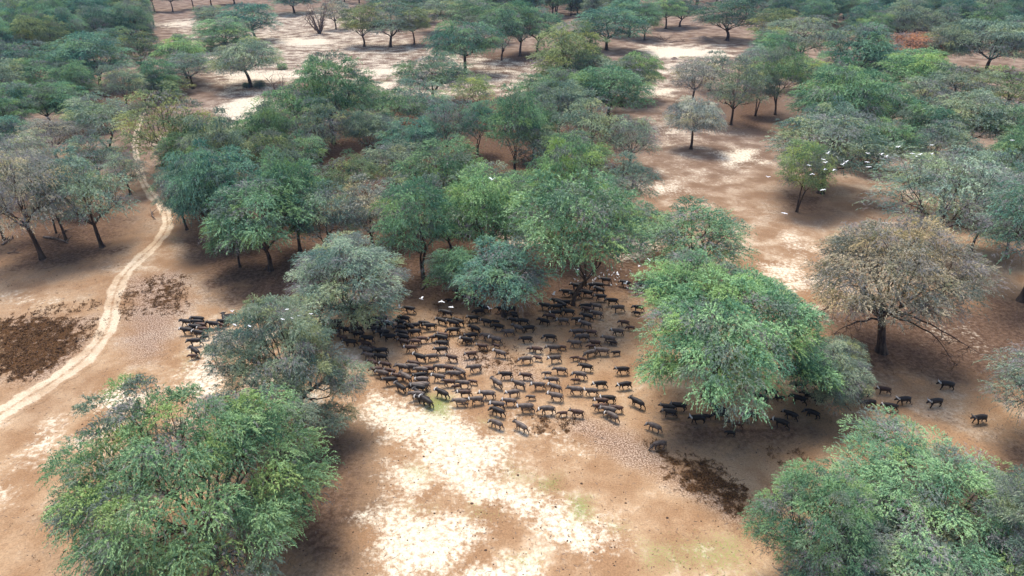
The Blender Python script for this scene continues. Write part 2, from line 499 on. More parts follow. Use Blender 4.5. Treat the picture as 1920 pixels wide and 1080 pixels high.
# ------------------------------------------------------------------ tree generator
def unit(v): return v / (np.linalg.norm(v, axis=-1, keepdims=True) + 1e-9)

def bez(p0, p1, p2, n):
    t = np.linspace(0, 1, n)[:, None]
    return (1 - t) ** 2 * p0 + 2 * t * (1 - t) * p1 + t * t * p2

def make_tree(seed, H=22.0, R=11.0, fork=0.26, zc=0.57, zr=0.43, skirt=-0.5, nclump=80, gap=0.06, crad=2.8,
              twigs=62, leaves=11, leaf=(0.46, 0.135), stems=1, bare=0.10, trunk_r=0.55, lobes=0.16, nlimb=5, droop=0.6, hang=0, wig=0.5, off=(0, 0), extra=()):
    """returns (trunk mesh, crown mesh); crown centred over the trunk, height H, radius R"""
    r = np.random.default_rng(seed)
    ph = r.uniform(0, 6.28, 4)
    def lobe(az): return 1 + lobes * (np.sin(2 * az + ph[0]) * 0.5 + np.sin(3 * az + ph[1]) * 0.6 + np.sin(5 * az + ph[2]) * 0.4)
    # clump centres over a lobed dome
    C = []; tries = 0; mind = crad * 1.22
    while len(C) < nclump and tries < nclump * 60:
        tries += 1
        az = r.uniform(0, 2 * math.pi); cz = r.uniform(skirt, 1.0)
        shell = r.uniform(0.74, 1.06) if r.random() < 0.84 else r.uniform(0.4, 0.75)
        sr = math.sqrt(max(0, 1 - cz * cz)) if cz > 0 else 1.0 - 0.15 * abs(cz)
        rad = (R - crad * 0.8) * shell * sr * lobe(az)
        bump = 1 + 0.34 * math.sin(3 * az + ph[3]) * sr + 0.12 * math.sin(2 * az + 5 * cz + ph[1])
        z = H * zc + (H * zr - crad * 0.45) * cz * (shell if cz > 0 else 1) * (bump if cz > 0 else 1)
        p = np.array([rad * math.cos(az), rad * math.sin(az), z])
        p = p + np.array([off[0] * R * p[2] / H, off[1] * R * p[2] / H, 0])
        if C and np.min(np.linalg.norm(np.array(C) - p, axis=1)) < mind * r.uniform(0.7, 1.1): continue
        C.append(p)
    for (ex, ey, ez, er, en) in extra:
        for _ in range(en):
            q_ = unit(r.normal(0, 1, 3)) * r.uniform(0.3, 1) ** 0.5
            C.append(np.array([ex * R, ey * R, ez * H]) + q_ * np.array([er * R, er * R, er * R * 0.45]))
    C = np.array(C)
    keep = r.random(len(C)) > gap
    # --- woody frame
    mb = MB()
    stem_tops = []
    for s in range(stems):
        a = r.uniform(0, 6.28) if stems > 1 else r.uniform(0, 6.28)
        spread = (0.05 * R if stems == 1 else 0.22 * R)
        top = np.array([math.cos(a + s * 6.28 / stems) * spread, math.sin(a + s * 6.28 / stems) * spread, H * fork * r.uniform(0.9, 1.2)])
        b0 = np.array([math.cos(a + s * 6.28 / stems), math.sin(a + s * 6.28 / stems), 0]) * (0 if stems == 1 else 0.45)
        pts = bez(b0, np.array([b0[0], b0[1], H * fork * 0.55]) + r.normal(0, 0.3, 3) * [1, 1, 0], top, 9)
        tr = trunk_r / math.sqrt(stems)
        rad = tr * np.linspace(1.0, 0.72, 9); rad[0] *= 1.7; rad[1] *= 1.15
        pts[0, 2] = -0.3
        mb.add(*tube(pts, rad, 9)); stem_tops.append((top, rad[-1]))
    # group clumps by azimuth into limbs
    az = np.arctan2(C[:, 1], C[:, 0]) + r.uniform(0, 6.28)
    nl = max(nlimb, stems)
    grp = ((az % (2 * math.pi)) / (2 * math.pi) * nl).astype(int) % nl
    inner = np.linalg.norm(C[:, :2], axis=1) < 0.35 * R
    grp[inner] = nl
    def wob(pts, amp):
        n = len(pts); k = np.sin(np.linspace(0, math.pi, n))[:, None]
        o = np.cumsum(r.normal(0, 1, (n, 3)), 0); o -= np.linspace(0, 1, n)[:, None] * o[-1]
        return pts + o * k * amp
    for g in range(nl + 1):
        idx = np.where(grp == g)[0]
        if not len(idx): continue
        top, tr = stem_tops[g % len(stem_tops)]
        cen = C[idx].mean(0)
        mid = top + (cen - top) * 0.55 + np.array([0, 0, -0.05 * H])
        rr0 = tr * (0.62 if g < nl else 0.7)
        ctrl = (top + mid) / 2 + np.array([0, 0, 0.03 * H]) + r.normal(0, 0.5, 3)
        p = wob(bez(top, ctrl, mid, 9), 0.16 * wig)
        mb.add(*tube(p, np.linspace(rr0, rr0 * 0.6, 9), 7))
        # sub limbs
        ns = max(2, len(idx) // 5)
        seeds = C[r.choice(idx, min(ns, len(idx)), replace=False)]
        asg = np.argmin(np.linalg.norm(C[idx][:, None] - seeds[None], axis=2), axis=1)
        for s in range(len(seeds)):
            sub = idx[asg == s]
            if not len(sub): continue
            f = r.uniform(0.45, 1.0)
            st = p[int(f * 8)]
            sc = C[sub].mean(0) * [1, 1, 1] + [0, 0, -0.4 * crad]
            e = st + (sc - st) * 0.72
            cc = (st + e) / 2 + r.normal(0, 0.6, 3) + [0, 0, 0.25]
            ps = wob(bez(st, cc, e, 8), 0.20 * wig)
            r1 = rr0 * 0.48
            mb.add(*tube(ps, np.linspace(r1, r1 * 0.5, 8), 6))
            for k in sub:
                st2 = ps[int(r.uniform(4, 7.9))]
                e2 = C[k] + r.normal(0, 0.2, 3) * crad
                ps2 = wob(bez(st2, (st2 + e2) / 2 + r.normal(0, 0.35, 3), e2, 7), 0.18 * wig)
                mb.add(*tube(ps2, np.linspace(r1 * 0.42, 0.018, 7), 5))
                for _ in range(3):   # fine branching
                    st3 = ps2[int(r.uniform(2, 6.9))]
                    e3 = C[k] + unit(r.normal(0, 1, 3)) * crad * r.uniform(0.5, 1.0)
                    ps3 = wob(bez(st3, (st3 + e3) / 2 + r.normal(0, 0.25, 3), e3, 5), 0.12 * wig)
                    mb.add(*tube(ps3, np.linspace(r1 * 0.2, 0.012, 5), 4))
    for _ in range(hang):            # low bare boughs, sweeping out and hanging
        a = r.uniform(0, 6.28); L = R * r.uniform(0.7, 1.1)
        top, tr = stem_tops[0]
        s0 = top * [1, 1, r.uniform(0.75, 1.2)]
        e = np.array([math.cos(a) * L, math.sin(a) * L, H * r.uniform(0.10, 0.34)])
        pk = (s0 + e) / 2; pk[2] = max(s0[2], e[2]) + H * r.uniform(0.0, 0.12)
        p = wob(bez(s0, pk, e, 12), 0.35)
        mb.add(*tube(p, np.linspace(tr * 0.42, 0.03, 12), 6))
        for _k in range(12):
            st = p[int(r.uniform(4, 11.9))]
            e2 = st + np.array([r.normal(0, 1.3), r.normal(0, 1.3), -r.uniform(0.3, 2.6)])
            pp = wob(bez(st, (st + e2) / 2 + [0, 0, 0.5], e2, 6), 0.25)
            mb.add(*tube(pp, np.linspace(0.06, 0.012, 6), 4))
            for _j in range(3):
                e3 = pp[3] + r.normal(0, 0.9, 3)
                mb.add(*tube(wob(bez(pp[3], (pp[3] + e3) / 2, e3, 4), 0.15), np.linspace(0.03, 0.01, 4), 3))
    tv, tq = mb.arrays()
    trunk = mesh_np('trunk', tv, tq, smooth=True); trunk.materials.append(M_BARK)
    # --- foliage sprays
    C = C[keep]
    nC = len(C)
    cdens = r.uniform(0.55, 1.25, nC)
    nt_each = np.maximum(4, (twigs * cdens).astype(int))
    ci = np.repeat(np.arange(nC), nt_each)
    T = len(ci)
    crs = crad * r.uniform(0.72, 1.12, nC)
    d = unit(r.normal(0, 1, (T, 3)))
    d[:, 2] = np.where(d[:, 2] < -0.25, -d[:, 2] * 0.7, d[:, 2])
    rr = r.uniform(0.1, 1.0, T) ** 0.42
    start = C[ci] + d * (rr * crs[ci])[:, None] * [1, 1, 0.60]
    out = unit(C[ci] * [1, 1, 0] + [1e-6, 0, 0])
    dirn = unit(d * 0.8 + out * 0.5 + np.array([0, 0, 0.35]) + r.normal(0, 0.35, (T, 3)))
    L = r.uniform(0.7, 1.5, T) * leaf[0] * 3.4
    Kk = leaves
    t = (np.arange(Kk) + 0.5) / Kk
    pos = start[:, None, :] + dirn[:, None, :] * (L[:, None] * t[None, :])[..., None]
    pos[..., 2] -= (droop * L[:, None] * t[None, :] ** 2)
    tang = dirn[:, None, :] - np.array([0, 0, 1.0]) * (2 * droop * t)[None, :, None]
    tang = unit(tang + r.normal(0, 0.55, tang.shape))
    nrm = unit(np.array([0, 0, 1.0]) * 0.9 + r.normal(0, 0.7, tang.shape))
    side = unit(np.cross(tang, nrm))
    pos = pos + r.normal(0, 0.10, pos.shape) * leaf[0] * 1.6
    sz = r.uniform(0.6, 1.35, pos.shape[:2])[..., None]
    # dead bits: sprays with bare grey twigs instead of leaves
    dead_c = r.random(nC) < bare
    deadspray = dead_c[ci] & (r.random(T) < 0.75) | (r.random(T) < bare * 0.35)
    wsc = np.where(deadspray, 0.30, 1.0)[:, None, None]
    lsc = np.where(deadspray, 1.5, 1.0)[:, None, None]
    hl = tang * sz * leaf[0] * 0.5 * lsc; hw = side * sz * leaf[1] * 0.5 * wsc
    v = np.stack([pos - hl, pos + hw * 1.0 - hl * 0.1, pos + hl, pos - hw - hl * 0.1], 2).reshape(-1, 3)
    nleaf = T * Kk
    q = np.arange(nleaf * 4).reshape(-1, 4)
    ctone = r.uniform(0.0, 0.80, nC); ckind = r.random(nC)
    tone = np.clip(ctone[ci][:, None] + 0.30 * t[None, :] + (0.28 * (d[:, 2] * rr))[:, None] + r.normal(0, 0.15, (T, 1)) + r.normal(0, 0.10, (T, Kk)), 0, 1)  # clump tops coloured lighter, undersides darker: painted shading, plus random tone and pale tips
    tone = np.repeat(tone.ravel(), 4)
    mi = np.repeat(deadspray.astype(int), Kk)
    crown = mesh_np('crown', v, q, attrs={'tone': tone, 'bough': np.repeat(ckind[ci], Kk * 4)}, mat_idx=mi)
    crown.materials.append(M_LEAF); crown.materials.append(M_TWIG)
    return trunk, crown, H, R, zc, zr

PROTO = {}
def P(name, **kw): PROTO[name] = make_tree(**kw)
P('dome1', seed=1, nclump=90, lobes=0.30, gap=0.12)
P('dome2', seed=2, nclump=84, lobes=0.32, gap=0.14, skirt=-0.45)
P('dome3', seed=3, nclump=105, skirt=-0.5, lobes=0.24, gap=0.12, droop=0.8)
P('open1', seed=4, nclump=80, gap=0.14, twigs=46, lobes=0.26, fork=0.20, bare=0.15)
P('open2', seed=5, nclump=70, gap=0.12, twigs=48, lobes=0.28, fork=0.22, stems=2, bare=0.18, zc=0.62, zr=0.37)
P('vee1', seed=6, nclump=78, gap=0.08, twigs=52, zc=0.64, zr=0.35, skirt=-0.6, fork=0.22, stems=3, trunk_r=0.5)
P('vee2', seed=7, nclump=78, gap=0.08, twigs=52, zc=0.62, zr=0.37, skirt=-0.6, fork=0.3, stems=2, trunk_r=0.5)
P('grey1', seed=8, nclump=95, gap=0.06, twigs=52, bare=0.38, leaf=(0.46, 0.10), fork=0.3, droop=0.7)
P('umb1', seed=9, nclump=95, zc=0.62, zr=0.36, skirt=-0.5, fork=0.3, lobes=0.14, droop=1.0)
P('bush1', seed=10, nclump=115, zc=0.48, zr=0.50, skirt=-0.85, fork=0.16, lobes=0.16)
P('bare1', seed=11, H=26, R=14, nclump=150, gap=0.05, twigs=84, zc=0.66, zr=0.34, skirt=-0.4, fork=0.34, bare=0.22, leaf=(0.42, 0.10), hang=6, nlimb=6, trunk_r=0.8, crad=2.6, wig=1.0)
P('giant1', seed=12, H=22, R=14, nclump=230, gap=0.07, twigs=92, leaves=13, leaf=(0.31, 0.085), zc=0.52, zr=0.48, skirt=-0.6, crad=2.05, trunk_r=0.7, bare=0.07, lobes=0.12, droop=0.7)
P('lean', seed=16, H=22, R=13, nclump=150, gap=0.05, twigs=92, leaves=12, leaf=(0.33, 0.085), zc=0.60, zr=0.40, skirt=-0.45, crad=2.1, fork=0.22, trunk_r=0.8, bare=0.14, lobes=0.16, hang=2, wig=1.2,
  off=(-0.36, 0.0), extra=[(0.85, -0.1, 0.44, 0.34, 20), (0.75, -0.55, 0.27, 0.26, 12), (0.2, -0.5, 0.62, 0.28, 9)])
P('spread', seed=17, H=20, R=14, nclump=220, gap=0.08, twigs=88, leaves=12, leaf=(0.32, 0.09), zc=0.67, zr=0.34, skirt=-0.15, crad=2.1, trunk_r=0.9, bare=0.06, lobes=0.26, droop=0.6,
  extra=[(0.95, -0.25, 0.42, 0.25, 16), (-0.75, -0.35, 0.50, 0.20, 10)])
P('giant2', seed=13, H=22, R=14, nclump=210, gap=0.09, twigs=84, leaves=13, leaf=(0.31, 0.088), zc=0.58, zr=0.42, skirt=-0.6, crad=2.1, trunk_r=0.7, bare=0.12, lobes=0.24, droop=0.5)
P('giant3', seed=14, H=20, R=14, nclump=230, gap=0.04, twigs=88, leaves=12, leaf=(0.32, 0.09), zc=0.66, zr=0.36, skirt=-0.42, crad=2.1, trunk_r=0.9, bare=0.05, lobes=0.14, droop=0.6)
P('giant4', seed=15, H=22, R=13, nclump=190, gap=0.06, twigs=92, leaves=12, leaf=(0.33, 0.085), zc=0.58, zr=0.42, skirt=-0.75, crad=2.2, fork=0.2, trunk_r=0.75, bare=0.18, lobes=0.26, hang=3, wig=1.0)

TINT = {
 'g': (0.128, 0.225, 0.140), 'b': (0.112, 0.212, 0.168), 'y': (0.195, 0.265, 0.130), 'o': (0.155, 0.200, 0.115),
 'k': (0.088, 0.158, 0.125), 'w': (0.270, 0.285, 0.262), 's': (0.175, 0.240, 0.195), 'r': (0.320, 0.165, 0.105),
 'n': (0.215, 0.205, 0.165), 'l': (0.152, 0.262, 0.145),
}
TINT = {k: tuple((c * 0.97 + 0.03 * sum(v) / 3) * 1.22 for c in v) for k, v in TINT.items()}
TWORD = {'g': 'green', 'b': 'blue-green', 'y': 'yellow-green', 'o': 'olive', 'k': 'dark green', 'w': 'pale grey', 's': 'grey-green',
         'r': 'rusty orange', 'n': 'brown and grey', 'l': 'bright green'}
FORM = {'dome': 'domed', 'open': 'open-branched', 'vee': 'forked', 'grey': 'half-bare', 'umb': 'umbrella-shaped', 'bush': 'low bushy', 'bare': 'half-bare', 'giant': 'broad', 'lean': 'leaning', 'spread': 'spreading'}

TREES = []      # (root, bx, by, tint, proto)

def place_tree(bx, by, w, top, proto, tint, label=None, rz=None, dx=0):
    tk, cw, pH, pR, zc, zr = PROTO[proto]
    X, Y, _ = at(bx, by)
    def topy(H, R):
        cz = zc * H; a = zr * H
        al = math.atan2(CAM_H - cz, Y)
        n = (math.sin(al), math.cos(al))
        s = math.sqrt((R * n[0]) ** 2 + (a * n[1]) ** 2)
        return proj(X, Y + R * R * n[0] / s, cz + a * a * n[1] / s)[1]
    lo, hi = 3.0, 36.0
    for _ in range(30):
        H = (lo + hi) / 2
        R = (w / 2) / (FPX / proj(X, Y, zc * H)[2])
        if topy(H, R) > top: lo = H
        else: hi = H
    if rz is None: rz = random.uniform(0, 6.28)
    root = bpy.data.objects.new('tree', None); COL.objects.link(root)
    root.location = (X, Y, float(gz(X, Y))); root.rotation_euler = (0, 0, rz)
    k = (1.0 if proto[:4] in ('gian', 'lean', 'spre') else 1.07) * R / pR
    e = random.uniform(0.92, 1.08); root.scale = (k * e, k / e, H / pH)
    root.rotation_euler = (random.gauss(0, 0.025), random.gauss(0, 0.025), rz)
    c = TINT[tint]; j = random.uniform(0.88, 1.12); jr = random.uniform(0.93, 1.07)
    o = link('trunk', tk, root)
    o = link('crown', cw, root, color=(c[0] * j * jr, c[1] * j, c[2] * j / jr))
    tag(root, label, 'tree')
    TREES.append([root, bx, by, tint, proto, w, (X, Y, R)])
    return root

# --- named trees: trunk foot (x, y), crown width, crown top, kind, tint, label
NAMED = [
 (400,1045,475,712,'giant1','l','large bright green feathery tree at the bottom left corner below the dirt track',0.4),
 (566,785,240,558,'lean','s','grey-green leaning tree with dark bent limbs, just left of the herd',0.0),
 (1330,744,375,496,'spread','l','rounded bright green tree standing right inside the herd, boughs almost at the ground',0.0),
 (1652,660,290,416,'bare1','n','brown and grey thin-leaved tree with thick trunk and sweeping limbs right of the herd',0.0),
 (1715,1010,400,796,'giant2','l','leafy green tree, upper one of the two big crowns at the bottom right corner',1.0),
 (1730,1215,560,945,'giant3','s','broad grey-green tree cut off by the bottom edge at the right corner',3.0),
 (1505,1080,240,874,'giant2','l','smaller bright green tree at the left foot of the big bottom right crowns',0.0),
 (1935,1130,260,880,'giant2','s','grey-green tree cut off by the right edge in the bottom right corner',0.8),
 (665,612,245,446,'giant4','s','pale grey-green domed tree above the densest left part of the herd',3.1),
 (945,592,165,452,'dome2','b','blue-green tree with boughs hanging low over the back of the herd',1.9),
 (858,562,90,465,'dome1','g','small green crown joined to the left of the low hanging tree',0.5),
 (1070,571,235,330,'vee1','g','tall tree with pale straight trunk and fan of bare limbs behind the herd',0.3),
 (1288,522,215,384,'dome2','g','green tree with flat spreading crown and twin trunks beside the pale sand',1.2),
 (470,163,132,76,'umb1','s','lone umbrella-shaped grey-green tree in the upper left clearing',0.1),
 (333,327,180,166,'open1','o','tall olive tree with Y-shaped dark trunk beside the dirt track',0.6),
 (873,140,130,42,'umb1','b','lone blue-green umbrella tree in the upper middle clearing',2.0),
 (1295,280,98,186,'umb1','w','small grey lollipop-shaped tree on a thin trunk in the right clearing',1.0),
 (1538,362,210,212,'dome2','s','big dark-trunked grey-green tree with egrets flying in front',0.0),
 (1493,398,92,262,'vee2','y','slim yellow-green forked tree left of the big dark-trunked tree',0.5),
 (1738,480,240,284,'grey1','s','wide blue-grey tree with bare twigs above the brown half-bare tree',0.0),
 (1915,565,240,302,'grey1','b','blue-grey tree with orange-brown trunk at the right edge',1.0),
 (1938,832,220,640,'grey1','s','pale grey-green tree cut off by the right edge beside the last buffalo',2.0),
 (1538,752,165,630,'giant4','s','low grey-green crown growing out to the right of the rounded bright tree',2.0),
 (80,485,175,264,'grey1','w','pale grey half-bare tree at the left edge above the fallen log',0.0),
 (192,463,150,286,'open1','s','grey-green tree with short forked brown trunk left of the dirt track',2.0),
 (1694,122,118,60,'dome2','r','rusty orange tree in the upper right forest',0.0),
 (507,506,185,330,'dome2','g','green tree with twin leaning trunks left of the middle wood',0.7),
 (965,330,115,166,'vee1','g','tall green tree on two thin straight trunks in the middle wood',2.0),
 (1060,178,140,46,'bush1','o','olive domed tree at the middle of the upper clearing',0.0),
 (1137,94,118,16,'dome1','b','blue-green tree with short dark trunk at the upper middle edge of the sand',1.0),
]
for bx, by, w, top, pr, ti, lab, rz in NAMED:
    t_ = place_tree(bx, by, w, top, pr, ti, lab, rz)
    if pr == 'bare1': t_.rotation_euler = (0, -0.13, 0)      # this one leans a little to the left

MORE = [
 # middle wood, front to back
 (792,520,150,350,'vee2','g'),(905,500,165,338,'dome1','l'),(1050,476,135,285,'dome2','l'),(700,470,130,350,'open1','w'),
 (620,480,130,360,'open2','s'),(400,455,130,290,'dome3','b'),(563,470,120,300,'dome1','g'),(455,440,140,300,'dome2','b'),
 (750,445,120,345,'open1','s'),(840,410,150,283,'dome1','g'),(660,395,100,300,'open2','o'),(740,360,110,280,'dome2','s'),
 (520,360,100,256,'vee2','o'),(425,370,110,225,'dome3','s'),(602,310,100,196,'open1','s'),(626,270,130,120,'dome1','g'),
 (560,285,120,176,'dome2','l'),(520,320,90,205,'dome1','g'),(684,303,70,210,'vee1','s'),(712,300,95,222,'vee1','s'),
 (895,290,70,196,'vee2','b'),(840,305,105,196,'grey1','b'),(790,240,120,165,'open1','s'),(745,262,110,182,'open2','g'),
 (885,212,90,150,'open2','y'),(812,192,135,120,'dome2','k'),(1110,318,130,196,'open1','s'),(1180,318,105,232,'grey1','s'),
 (1045,262,110,168,'dome1','s'),(1060,212,110,140,'dome2','g'),(1140,225,130,142,'dome1','g'),(1192,188,92,110,'umb1','l'),
 (1100,180,110,115,'bush1','s'),(1165,200,110,126,'open1','s'),(680,225,100,160,'dome1','s'),
 (950,470,120,350,'open1','l'),(1120,430,140,345,'open2','g'),(350,430,90,320,'dome1','s'),(1200,470,90,390,'open1','g'),
 (380,330,90,235,'dome2','g'),(470,300,90,226,'dome3','g'),(900,390,120,320,'dome2','s'),(590,410,120,322,'open1','g'),
 (980,410,120,335,'dome1','g'),
 (350,345,90,262,'dome1','g'),(395,395,110,292,'dome2','g'),(450,500,90,400,'dome1','l'),(575,345,100,262,'open2','g'),
 (780,330,110,240,'dome1','b'),(845,475,110,385,'dome2','g'),
 (1010,345,90,250,'open1','s'),(1075,350,120,262,'dome2','g'),(1000,300,90,205,'dome1','g'),(600,240,90,175,'dome2','s'),
 (1000,215,90,150,'open2','g'),(1160,400,110,300,'open1','s'),
 (1590,210,120,140,'dome2','g'),(1660,170,110,100,'dome1','b'),(1730,290,110,205,'dome3','g'),(1540,240,110,165,'dome1','g'),(1420,150,90,88,'grey1','s'),(1760,400,140,300,'dome2','s'),(1885,480,120,380,'dome1','s'),
 # upper left clearing
 (425,92,112,40,'bush1','g'),(478,76,100,8,'dome2','b'),(405,58,75,14,'dome1','s'),(552,25,90,-22,'dome1','b'),(190,168,140,82,'dome1','b'),
 (160,176,60,100,'dome2','k'),(268,146,88,58,'open1','o'),(352,152,100,82,'dome1','l'),(362,166,88,108,'grey1','s'),(302,188,75,120,'bush1','g'),
 (320,178,80,150,'dome2','o'),(290,22,40,-30,'umb1','k'),(324,22,46,-25,'umb1','k'),(363,17,45,-30,'umb1','k'),(397,14,50,-30,'umb1','k'),(440,8,60,-35,'umb1','k'),
 (683,87,82,10,'dome2','o'),(732,88,108,10,'open1','s'),(777,84,62,20,'umb1','o'),(940,113,90,14,'vee1','b'),(975,105,90,8,'dome1','g'),(1008,98,90,16,'dome2','b'),
 (900,80,110,6,'dome2','g'),(848,62,110,0,'dome1','s'),(1208,76,60,10,'dome2','g'),(1180,70,90,0,'dome1','b'),(1248,54,70,0,'umb1','g'),(1275,50,70,-2,'dome2','k'),(630,55,60,-4,'open1','w'),
 (760,45,110,-6,'dome1','k'),
 # right wood
 (1363,76,130,2,'dome2','k'),(1297,197,95,118,'grey1','w'),(1370,234,105,122,'open1','s'),(1416,218,70,130,'vee2','s'),(1454,215,110,92,'open2','g'),
 (1330,170,70,105,'open1','s'),(1500,170,90,122,'dome1','y'),(1562,272,165,136,'dome3','g'),(1597,168,138,66,'bush1','b'),(1440,132,85,62,'dome1','g'),(1495,122,135,36,'dome2','s'),
 (1445,98,100,22,'dome1','o'),(1700,200,140,112,'dome1','l'),(1708,252,130,160,'open1','s'),(1650,255,100,166,'dome2','g'),(1850,136,140,40,'dome3','s'),
 (1765,130,90,48,'dome1','s'),(1775,225,130,138,'dome2','s'),(1872,225,130,140,'open1','y'),(1800,290,150,195,'dome1','s'),(1880,300,120,205,'dome2','g'),
 (1745,330,120,240,'open1','s'),(1880,380,130,265,'dome1','g'),(1840,420,120,300,'open2','s'),(1925,330,90,230,'dome2','g'),(1640,320,100,236,'dome1','g'),
 (1540,300,110,200,'open2','s'),(1930,440,100,335,'dome1','g'),(1820,470,100,370,'grey1','s'),
 # left wood
 (205,282,125,192,'open2','s'),(130,235,100,168,'dome1','g'),(96,238,95,165,'dome2','g'),(45,240,110,162,'dome3','b'),(170,250,80,205,'dome1','l'),
 (20,300,100,226,'dome3','b'),(110,305,110,232,'grey1','w'),(60,335,110,262,'grey1','s'),(190,345,100,262,'open1','s'),(245,365,80,295,'grey1','s'),(125,452,95,290,'grey1','w'),
 (105,437,80,300,'open2','w'),(8,450,90,300,'grey1','s'),(0,380,100,270,'dome2','s'),(160,395,90,310,'open1','g'),
 (25,205,110,128,'dome1','s'),(90,190,100,120,'dome2','g'),(150,200,90,128,'dome1','g'),(240,205,80,130,'dome2','s'),(60,165,110,92,'dome2','k'),
 (130,150,100,82,'dome3','b'),(-10,160,110,85,'dome1','k'),(215,120,90,55,'dome2','k'),(20,265,90,190,'dome2','g'),
]
for bx, by, w, top, pr, ti in MORE: place_tree(bx, by, w * 0.98, top - (0.12 if 150 < by else 0.04) * w, pr, ti)

# --- forest beyond: spaced over the two forest blocks and the far edge
def inpoly(x, y, poly):
    c = False
    for i in range(len(poly)):
        (ax, ay), (bx, by) = poly[i - 1], poly[i]
        if (ay > y) != (by > y) and x < (bx - ax) * (y - ay) / (by - ay) + ax: c = not c
    return c
BLOCKS = [
 ([(-80,-14),(270,-14),(285,40),(262,95),(170,105),(60,130),(-80,140)], 'left'),
 ([(520,-16),(1000,-16),(1200,8),(1180,35),(900,40),(820,28),(640,5)], 'top'),
 ([(1200,-16),(2000,-16),(2000,120),(1800,90),(1620,95),(1500,60),(1380,30),(1230,5)], 'right'),
]
taken = [t[6] for t in TREES]
BUDGET = {'left': 44, 'top': 18, 'right': 66}
fill = 0
rest = []
for poly, nm in BLOCKS:
    xs = [p[0] for p in poly]; ys_ = [p[1] for p in poly]
    cand = []
    for _ in range(9000):
        py = random.uniform(min(ys_), max(ys_)); px = random.uniform(min(xs), max(xs))
        if random.random() > ((min(ys_) + 140) / (py + 140)) ** 2.2: continue
        if not inpoly(px, py, poly): continue
        X, Y, _z = at(px, py)
        R = random.uniform(9.5, 13.0)
        if any((X - a) ** 2 + (Y - b) ** 2 < ((R + c) * 0.80) ** 2 for a, b, c in taken): continue
        taken.append((X, Y, R)); cand.append((py, px, X, Y, R))
    cand.sort(reverse=True)
    for k, (py, px, X, Y, R) in enumerate(cand):
        if k >= BUDGET[nm]:
            rest.append((X, Y, R)); continue
        s = FPX / proj(X, Y, 12)[2]
        top = proj(X, Y + 7, random.uniform(19, 26))[1]
        place_tree(px, py, 2 * R * s, top, random.choice(['dome1', 'dome2', 'dome3', 'bush1', 'open1', 'dome1', 'bush1']),
                   random.choice('kkkbbggss' + ('o' if nm != 'top' else 'b')))
        fill += 1

def far_forest(spots):
    """the continuous woodland further out, where single trees can no longer be told apart"""
    r = np.random.default_rng(77)
    V = []; TN = []; BG = []; tv = MB()
    for X, Y, R in spots:
        H = r.uniform(18, 25); n = 26
        az = r.uniform(0, 6.28, n); cz = r.uniform(-0.4, 1, n); sr = np.sqrt(1 - cz ** 2)
        C = np.stack([X + R * .85 * sr * np.cos(az), Y + R * .85 * sr * np.sin(az), H * .56 + H * .38 * cz], 1)
        K = 90
        c = np.repeat(C, K, 0); d = unit(r.normal(0, 1, c.shape)); d[:, 2] = np.abs(d[:, 2]) * .9 - .2
        p = c + d * (r.uniform(.3, 1, len(c)) ** .4 * R * .27)[:, None]
        t = unit(r.normal(0, 1, p.shape)); nn = unit(np.array([0, 0, .7]) + r.normal(0, .7, p.shape)); sd = unit(np.cross(t, nn))
        a = t * r.uniform(.5, .9, (len(p), 1)); b = sd * r.uniform(.16, .3, (len(p), 1))
        V.append(np.stack([p - a, p + b, p + a, p - b], 1).reshape(-1, 3))
        TN.append(np.repeat(np.clip(np.repeat(r.uniform(0, 0.9, n), K) + r.normal(0, .2, len(p)), 0, 1), 4))
        BG.append(np.repeat(r.random(n), K * 4))
        tv.add(*tube([(X, Y, 0), (X + .3, Y, H * .3), (X, Y, H * .6)], [.7, .5, .25], 6))
    V = np.concatenate(V)
    tq = np.arange(len(V)).reshape(-1, 4)
    bv, bq = tv.arrays()
    me = mesh_np('distant_forest', np.concatenate([V, bv]), np.concatenate([tq, bq + len(V)]),
                 attrs={'tone': np.concatenate(TN + [np.zeros(len(bv))]), 'bough': np.concatenate(BG + [np.zeros(len(bv))])}, mat_idx=np.concatenate([np.zeros(len(tq)), np.ones(len(bq))]))
    me.materials.append(M_LEAF); me.materials.append(M_BARK)
    tag(link('distant_forest', me, color=(0.072, 0.115, 0.080)), 'unbroken dark woodland beyond the last trees one can tell apart', 'forest', kind='stuff')
if rest: far_forest(rest)

ORD = ['first', 'second', 'third', 'fourth', 'fifth', 'sixth', 'seventh', 'eighth', 'ninth', 'tenth', 'eleventh', 'twelfth', 'thirteenth', 'fourteenth',
       'fifteenth', 'sixteenth', 'seventeenth', 'eighteenth', 'nineteenth', 'twentieth', 'twenty-first', 'twenty-second', 'twenty-third', 'twenty-fourth', 'twenty-fifth', 'twenty-sixth', 'twenty-seventh', 'twenty-eighth']

def tree_zone(x, y):
    if x < 290:
        if y < 12: return 'in farthest row of upper left forest'
        if y < 50: return 'in back half of upper left forest'
        if y < 130: return 'in front half of upper left forest'
        if y < 215: return 'in left wood level with lone umbrella tree'
        if y < 320: return 'in left wood behind grey half-bare trees'
        return 'among grey trees left of dirt track'
    if x < 620 and y < 110: return 'on upper left clearing near top edge'
    if x < 420 and y < 200: return 'beside far end of dirt track'
    if x < 1230:
        if y < 12: return 'in farthest row along top middle'
        if y < 130: return 'on far side of upper middle clearing'
        if y < 250: return 'at back of middle wood'
        if y < 335: return 'halfway back in middle wood'
        if y < 420: return 'in middle wood behind its front trees'
        return 'in front row of middle wood'
    if y < 8: return 'in farthest row of upper right forest'
    if y < 45: return 'in back half of upper right forest'
    if y < 150: return 'near rusty orange tree in right forest'
    if y < 240: return 'in right wood beyond the sand'
    if y < 320: return 'in right wood behind flying egrets'
    return 'at right edge behind blue-grey trees'
zones = {}
